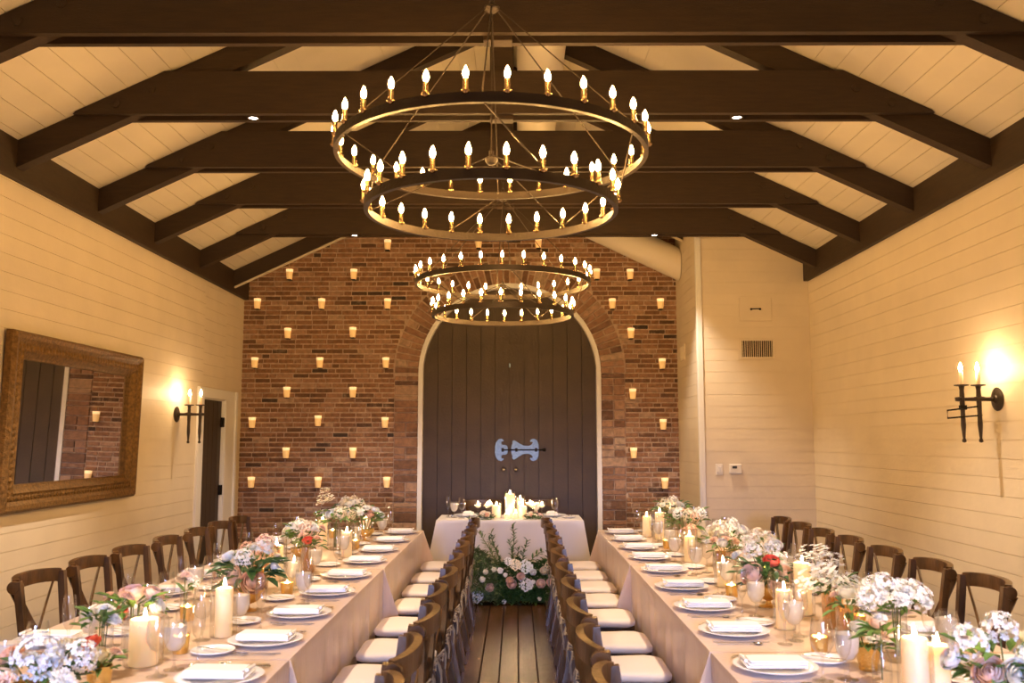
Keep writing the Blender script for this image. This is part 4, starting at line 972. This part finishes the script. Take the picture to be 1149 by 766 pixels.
arrangement(1.25, 5.60, 'amber', rb(15, 7, 0.10, 0.20, ['cream', 'peach', 'white']), 34, 'amber vase of cream and peach blooms, middle of right table', lr=0.10)
arrangement(1.40, 6.10, 'compote', rb(16, 9, 0.13, 0.22, ['white', 'cream', 'white']), 40, 'gold compote of white blooms among candles, middle of right table', lr=0.13)
arrangement(1.25, 6.70, 'cup', rb(17, 5, 0.07, 0.13, ['cream', 'peach']), 22, 'gold cup of small cream blooms past the middle of right table', lr=0.07)
arrangement(1.34, 7.25, 'compote', rb(18, 11, 0.16, 0.23, ['white', 'cream', 'peach', 'white']), 60, 'wide compote of white, cream and peach blooms toward far end, right table', lr=0.16, leafL=0.08)
arrangement(1.345, 8.02, 'cylinder', rb(19, 10, 0.13, 0.25, ['cream', 'white', 'white']), 60, 'leafy glass vase of cream blooms at the far end, right table', leafmat=LEAF2, lr=0.15, leafL=0.08)
# sweetheart table
for dx, dy, sd, lab in ((-0.25, -0.225, 31, 'low cluster of pale blooms left of the sweetheart table candles'), (0.25, -0.225, 32, 'low cluster of pale blooms right of the sweetheart table candles')):
    arrangement(SX+dx, SY+dy, 'none', rb(sd, 5, 0.09, 0.035, ['cream', 'blush', 'peach'], size=(0.022, 0.032)), 44, lab, lr=0.085, leafmat=LEAF2)

# ------------------------------------------------------------------ candles on the tables
def candle(x, y, r, h, lab, glass=None, z=TOP):
    t = empty('pillar_candle', (x, y, z)); tag(t, lab, 'candle', 'lit table candles')
    m = MB(); m.lathe([(0, 0.0), (r-0.003, 0), (r, 0.004), (r, h-0.004), (r-0.004, h), (r-0.010, h-0.003), (r*0.5, h-0.007), (0, h-0.008)], 20); m.build('wax', WAX, t, True, 50)
    m = MB(); m.tube([(0, 0, h-0.01), (0.001, 0, h+0.006)], 0.0012, 5); m.build('wick', IRON, t)
    put('flame', FLAMEM, t, (0.001, 0, h+0.001))
    OBST.append((x, y, glass[0] if glass else r, 0))
    if glass:
        g = MB(); R, H = glass; g.lathe([(0, 0.0), (R-0.003, 0.0), (R, 0.003), (R, H), (R-0.0015, H)], 26, cap=False)
        # the glass stands round the candle
        o = g.build('hurricane_glass', GLASS, None, True, 60); o.location = (x, y, z-0.0008); tag(o, 'clear glass cylinder standing round the '+lab.replace('lit ', '').replace('pillar ', ''), 'vase', 'glass candle cylinders')
for a in (
    (-1.37, 3.44, 0.052, 0.165, 'lit thick ivory pillar candle, nearest on left table', (0.070, 0.19)),
    (-1.23, 3.92, 0.036, 0.20, 'lit tall slim pillar candle, second on left table', (0.055, 0.27)),
    (-1.42, 5.48, 0.042, 0.20, 'lit pillar candle behind the rose compote, left table', (0.06, 0.24)),
    (-1.27, 5.30, 0.036, 0.12, 'lit short pillar candle beside amber vase, left table', (0.052, 0.17)),
    (-1.20, 6.55, 0.038, 0.17, 'lit pillar candle in the middle of left table', (0.055, 0.22)),
    (-1.52, 7.25, 0.038, 0.20, 'lit pillar candle before the white far blooms, left table', (0.055, 0.25)),
    (-1.28, 7.88, 0.038, 0.16, 'lit pillar candle at the far end of left table', (0.055, 0.22)),
    (1.265, 2.98, 0.040, 0.195, 'lit pillar candle, left of the near pair on right table', (0.055, 0.23)),
    (1.355, 3.02, 0.036, 0.165, 'lit pillar candle, right of the near pair on right table', None),
    (1.175, 4.09, 0.036, 0.165, 'lit pillar candle behind the water goblet, right table', (0.048, 0.20)),
    (1.36, 4.42, 0.040, 0.24, 'lit tall pillar candle right of the coral rose compote', (0.055, 0.22)),
    (1.17, 5.25, 0.036, 0.13, 'lit short pillar candle at middle of right table', (0.052, 0.19)),
    (1.30, 5.86, 0.040, 0.19, 'lit pillar candle between compotes, right table', (0.056, 0.24)),
    (1.18, 6.30, 0.038, 0.17, 'lit pillar candle, aisle side past middle of right table', (0.055, 0.22)),
    (1.46, 6.62, 0.038, 0.21, 'lit pillar candle, wall side past middle of right table', (0.055, 0.26)),
    (1.20, 7.72, 0.038, 0.22, 'lit taller pillar candle of the far pair, right table', (0.056, 0.26)),
    (1.12, 7.92, 0.036, 0.17, 'lit shorter pillar candle of the far pair, right table', (0.055, 0.22)),
    (SX+0.0, SY-0.02, 0.048, 0.25, 'lit tallest central pillar candle on sweetheart table', (0.062, 0.275)),
    (SX-0.145, SY-0.06, 0.045, 0.13, 'lit short pillar candle left of center, sweetheart table', (0.06, 0.16)),
    (SX+0.13, SY-0.05, 0.045, 0.125, 'lit short pillar candle right of center, sweetheart table', (0.06, 0.16)),
    (SX+0.11, SY+0.10, 0.040, 0.19, 'lit back pillar candle on the sweetheart table', (0.055, 0.22)),
    (SX-0.03, SY-0.16, 0.032, 0.055, 'lit low front-left candle before the tallest, sweetheart table', None),
    (SX+0.06, SY-0.18, 0.032, 0.06, 'lit low front-right candle before the tallest, sweetheart table', None)):
    candle(*a)
# tealights in stemmed glass on the sweetheart table; gold votives on long tables
tp = empty('stemmed_tealight'); tp['category'] = 'candle holder'
mk(lambda m: m.lathe([(0, 0), (0.03, 0), (0.03, 0.003), (0.004, 0.01), (0.004, 0.10), (0.02, 0.108), (0.034, 0.125), (0.036, 0.145), (0.030, 0.162)], 18, cap=False)).build('glass_stem', GLASS, tp, True, 60)
wx = mk(lambda m: m.lathe([(0, 0.109), (0.018, 0.109), (0.030, 0.124), (0.030, 0.134), (0, 0.134)], 14)).build('tealight', VOTT, tp, True, 50)
put('flame', FLAMEM, wx, (0, 0, 0.134))
used = [False]
for dx, dy, lab in ((-0.34, -0.05, 'farthest left'), (-0.24, -0.06, 'second from left'), (-0.22, 0.12, 'back left'), (0.24, -0.06, 'second from right'), (0.22, 0.14, 'back right'), (0.34, -0.05, 'farthest right')):
    place(tp, used, (SX+dx, SY+dy, TOP), 0, 'glowing stemmed glass tealight, %s on the sweetheart table' % lab, 'stemmed tealights'); OBST.append((SX+dx, SY+dy, 0.037, 0))
gv = empty('gold_votive'); gv['category'] = 'candle holder'
mk(lambda m: m.lathe([(0, 0), (0.026, 0), (0.030, 0.01), (0.034, 0.066), (0.031, 0.066), (0.027, 0.012), (0, 0.010)], 18)).build('gold_cup', GOLD, gv, True, 40)
wx = mk(lambda m: m.lathe([(0, 0.011), (0.026, 0.012), (0.028, 0.040), (0, 0.040)], 14)).build('tealight', WAX, gv, True, 50)
put('flame', FLAMEM, wx, (0, 0, 0.04))
used = [False]
for x, y, lab in ((-1.30, 3.62, 'beside the thick pillar candle, left table'), (-1.50, 4.25, 'just nearer than the rose compote, left table'), (-1.22, 4.95, 'beyond the rose compote, left table'), (-1.55, 5.80, 'wall side, middle of left table'), (-1.22, 7.02, 'aisle side, beyond middle of left table'), (-1.55, 7.80, 'toward the far end of left table'),
                  (1.17, 3.62, 'beyond the mercury cup of flowers, right table'), (1.48, 4.05, 'wall side near the white filler flowers, right table'), (1.13, 4.88, 'aisle side beyond coral rose compote, right table'), (1.50, 5.55, 'wall side, middle of right table'), (1.15, 7.05, 'aisle side toward the far end, right table'), (1.46, 7.85, 'far end, wall side, right table')):
    place(gv, used, (x, y, TOP), 0, 'small gold votive cup with tealight, '+lab, 'gold votives'); OBST.append((x, y, 0.036, 0))

# ------------------------------------------------------------------ the laid places
for lst, x, rz, txt in ((YR[:9], 0.925, -pi/2, 'aisle side, right table'), (YLf[:9], -1.015, pi/2, 'aisle side, left table'), (YR[:9], 1.762, pi/2, 'wall side, right table'), (YLf[:9], -1.885, -pi/2, 'wall side, left table')):
    for i, y in enumerate(lst):
        setting(x, y, rz, '%s place from brick wall, %s' % (ORD[i], txt))
for s, w in ((-0.43, 'left place of the sweetheart table'), (0.43, 'right place of the sweetheart table')):
    setting(SX+s*1.06, SY+0.155, pi, w)

# ------------------------------------------------------------------ big floor arrangement in front of the sweetheart table
t = empty('floor_floral_arrangement', (-0.055, 9.18, 0)); tag(t, 'large greenery and rose arrangement on the floor before the sweetheart table', 'flowers')
rn = random.Random(99)
mk(lambda m: m.bbox((0, 0.06, 0.06), (0.70, 0.14, 0.12), 0.02)).build('planter_tray', LEAF2, t)
def mound(x): return 0.34+0.15*math.exp(-((x+0.33)/0.15)**2)+0.06*math.exp(-((x-0.05)/0.12)**2)+0.08*math.exp(-((x-0.40)/0.12)**2)
m1 = MB(); m2 = MB(); m3 = MB()
for k in range(5600):
    x = rn.uniform(-0.52, 0.50); top = mound(x)*(1-0.3*max(0, abs(x)-0.42)/0.1); z = 0.015+top*rn.random()**0.95
    y = -0.19*sqrt(max(0.02, 1-(z/(top+0.06))**2))*rn.uniform(0.55, 1.12)+0.02
    a = rn.uniform(0, 6.28); d = (cos(a)*0.8+x*0.8, -abs(sin(a))*0.9, rn.uniform(-0.3, 0.9))
    q = rn.random()
    if x < -0.12 and q < 0.75: leaf(m1, (x, y, z), d, rn.uniform(0.05, 0.085), rn.uniform(0.015, 0.022))
    elif q < 0.7: leaf(m2, (x, y, z), d, rn.uniform(0.04, 0.075), rn.uniform(0.018, 0.030))
    else: leaf(m3, (x, y, z), d, rn.uniform(0.03, 0.06), rn.uniform(0.012, 0.02))
def branch(m, mst, p0, p1, bend, n, L=0.05, w=0.012):
    p0, p1 = Vector(p0), Vector(p1); b = Vector(bend); pts = [p0.lerp(p1, u)+b*sin(pi*u) for u in [i/10 for i in range(11)]]
    mst.tube([tuple(p) for p in pts], [0.005*(1-0.7*i/10) for i in range(11)], 5)
    for k in range(n):
        u = 0.12+0.88*k/n; i = int(u*10); p = pts[min(i, 9)].lerp(pts[min(i+1, 10)], u*10-i); d = (p1-p0).normalized(); a = rn.uniform(0, 6.28)
        s = d.orthogonal().normalized(); g = d.cross(s); leaf(m, p, d*0.8+(s*cos(a)+g*sin(a))*0.8, L*rn.uniform(0.7, 1.2), w*rn.uniform(0.8, 1.3))
mst = MB()
for p0, p1, bd, n in (((-0.12, -0.02, 0.30), (-0.43, -0.06, 0.82), (0.05, 0, -0.02), 46), ((-0.10, -0.03, 0.34), (-0.22, -0.08, 0.62), (0.03, 0, 0), 24), ((-0.08, -0.02, 0.35), (-0.19, -0.10, 0.68), (-0.03, 0, 0.04), 22), ((-0.02, -0.02, 0.32), (0.02, -0.05, 0.76), (0.03, 0, 0), 30), ((0.0, -0.02, 0.3), (-0.02, -0.08, 0.60), (0.03, 0, 0), 20), ((0.12, -0.02, 0.3), (0.17, -0.06, 0.60), (-0.02, 0, 0), 24), ((0.14, -0.02, 0.3), (0.31, -0.06, 0.49), (0, 0, 0.03), 16), ((0.05, -0.02, 0.3), (0.08, -0.07, 0.52), (0, 0, 0), 16), ((-0.30, -0.02, 0.3), (-0.33, -0.06, 0.52), (0, 0, 0), 22), ((-0.38, -0.02, 0.25), (-0.50, -0.06, 0.42), (0, 0, 0), 22), ((0.42, -0.02, 0.3), (0.50, -0.06, 0.45), (0, 0, 0), 14), ((0.40, -0.02, 0.3), (0.36, -0.06, 0.50), (0, 0, 0), 14)):
    branch(m2 if rn.random() < 0.75 else m1, mst, p0, p1, bd, n, 0.055, 0.017)
m1.build('olive_foliage', OLIVE, t); m2.build('dark_foliage', LEAF2, t); m3.build('light_foliage', LEAF1, t); mst.build('stems', STEM, t)
for (x, y, z, k, c, r) in ((-0.20, -0.20, 0.165, R_, 'blush', 0.042), (0.015, -0.21, 0.20, R_, 'blush', 0.046), (-0.005, -0.21, 0.235, R_, 'peach', 0.036), (0.10, -0.20, 0.27, R_, 'blush', 0.038), (0.295, -0.21, 0.205, R_, 'blush', 0.045), (0.39, -0.21, 0.215, R_, 'blush', 0.042), (0.33, -0.17, 0.32, R_, 'cream', 0.042), (0.38, -0.14, 0.36, H_, 'cream', 0.05), (-0.24, -0.19, 0.31, C_, 'cream', 0.032), (-0.10, -0.17, 0.32, C_, 'white', 0.036), (-0.16, -0.17, 0.33, C_, 'cream', 0.03), (0.22, -0.19, 0.31, R_, 'white', 0.032), (0.05, -0.15, 0.37, F_, 'cream', 0.055), (0.15, -0.15, 0.35, F_, 'blue', 0.065), (0.15, -0.20, 0.19, F_, 'blue', 0.065), (-0.27, -0.20, 0.24, C_, 'white', 0.035), (-0.02, -0.12, 0.40, F_, 'white', 0.04), (0.22, -0.21, 0.22, C_, 'white', 0.025), (-0.06, -0.20, 0.03, C_, 'white', 0.026), (0.28, -0.20, 0.06, C_, 'cream', 0.024), (-0.40, -0.17, 0.05, H_, 'blue', 0.05), (-0.32, -0.17, 0.07, F_, 'blue', 0.06), (0.44, -0.16, 0.30, C_, 'cream', 0.03), (-0.05, -0.18, 0.28, C_, 'white', 0.026)):
    tl = Vector((x*0.6, -0.9, 0.45)).normalized(); put('filler_flower' if k == F_ else k, bloom_mesh(k, c), t, (x, y, z), Vector((0, 0, 1)).rotation_difference(tl).to_euler(), r)
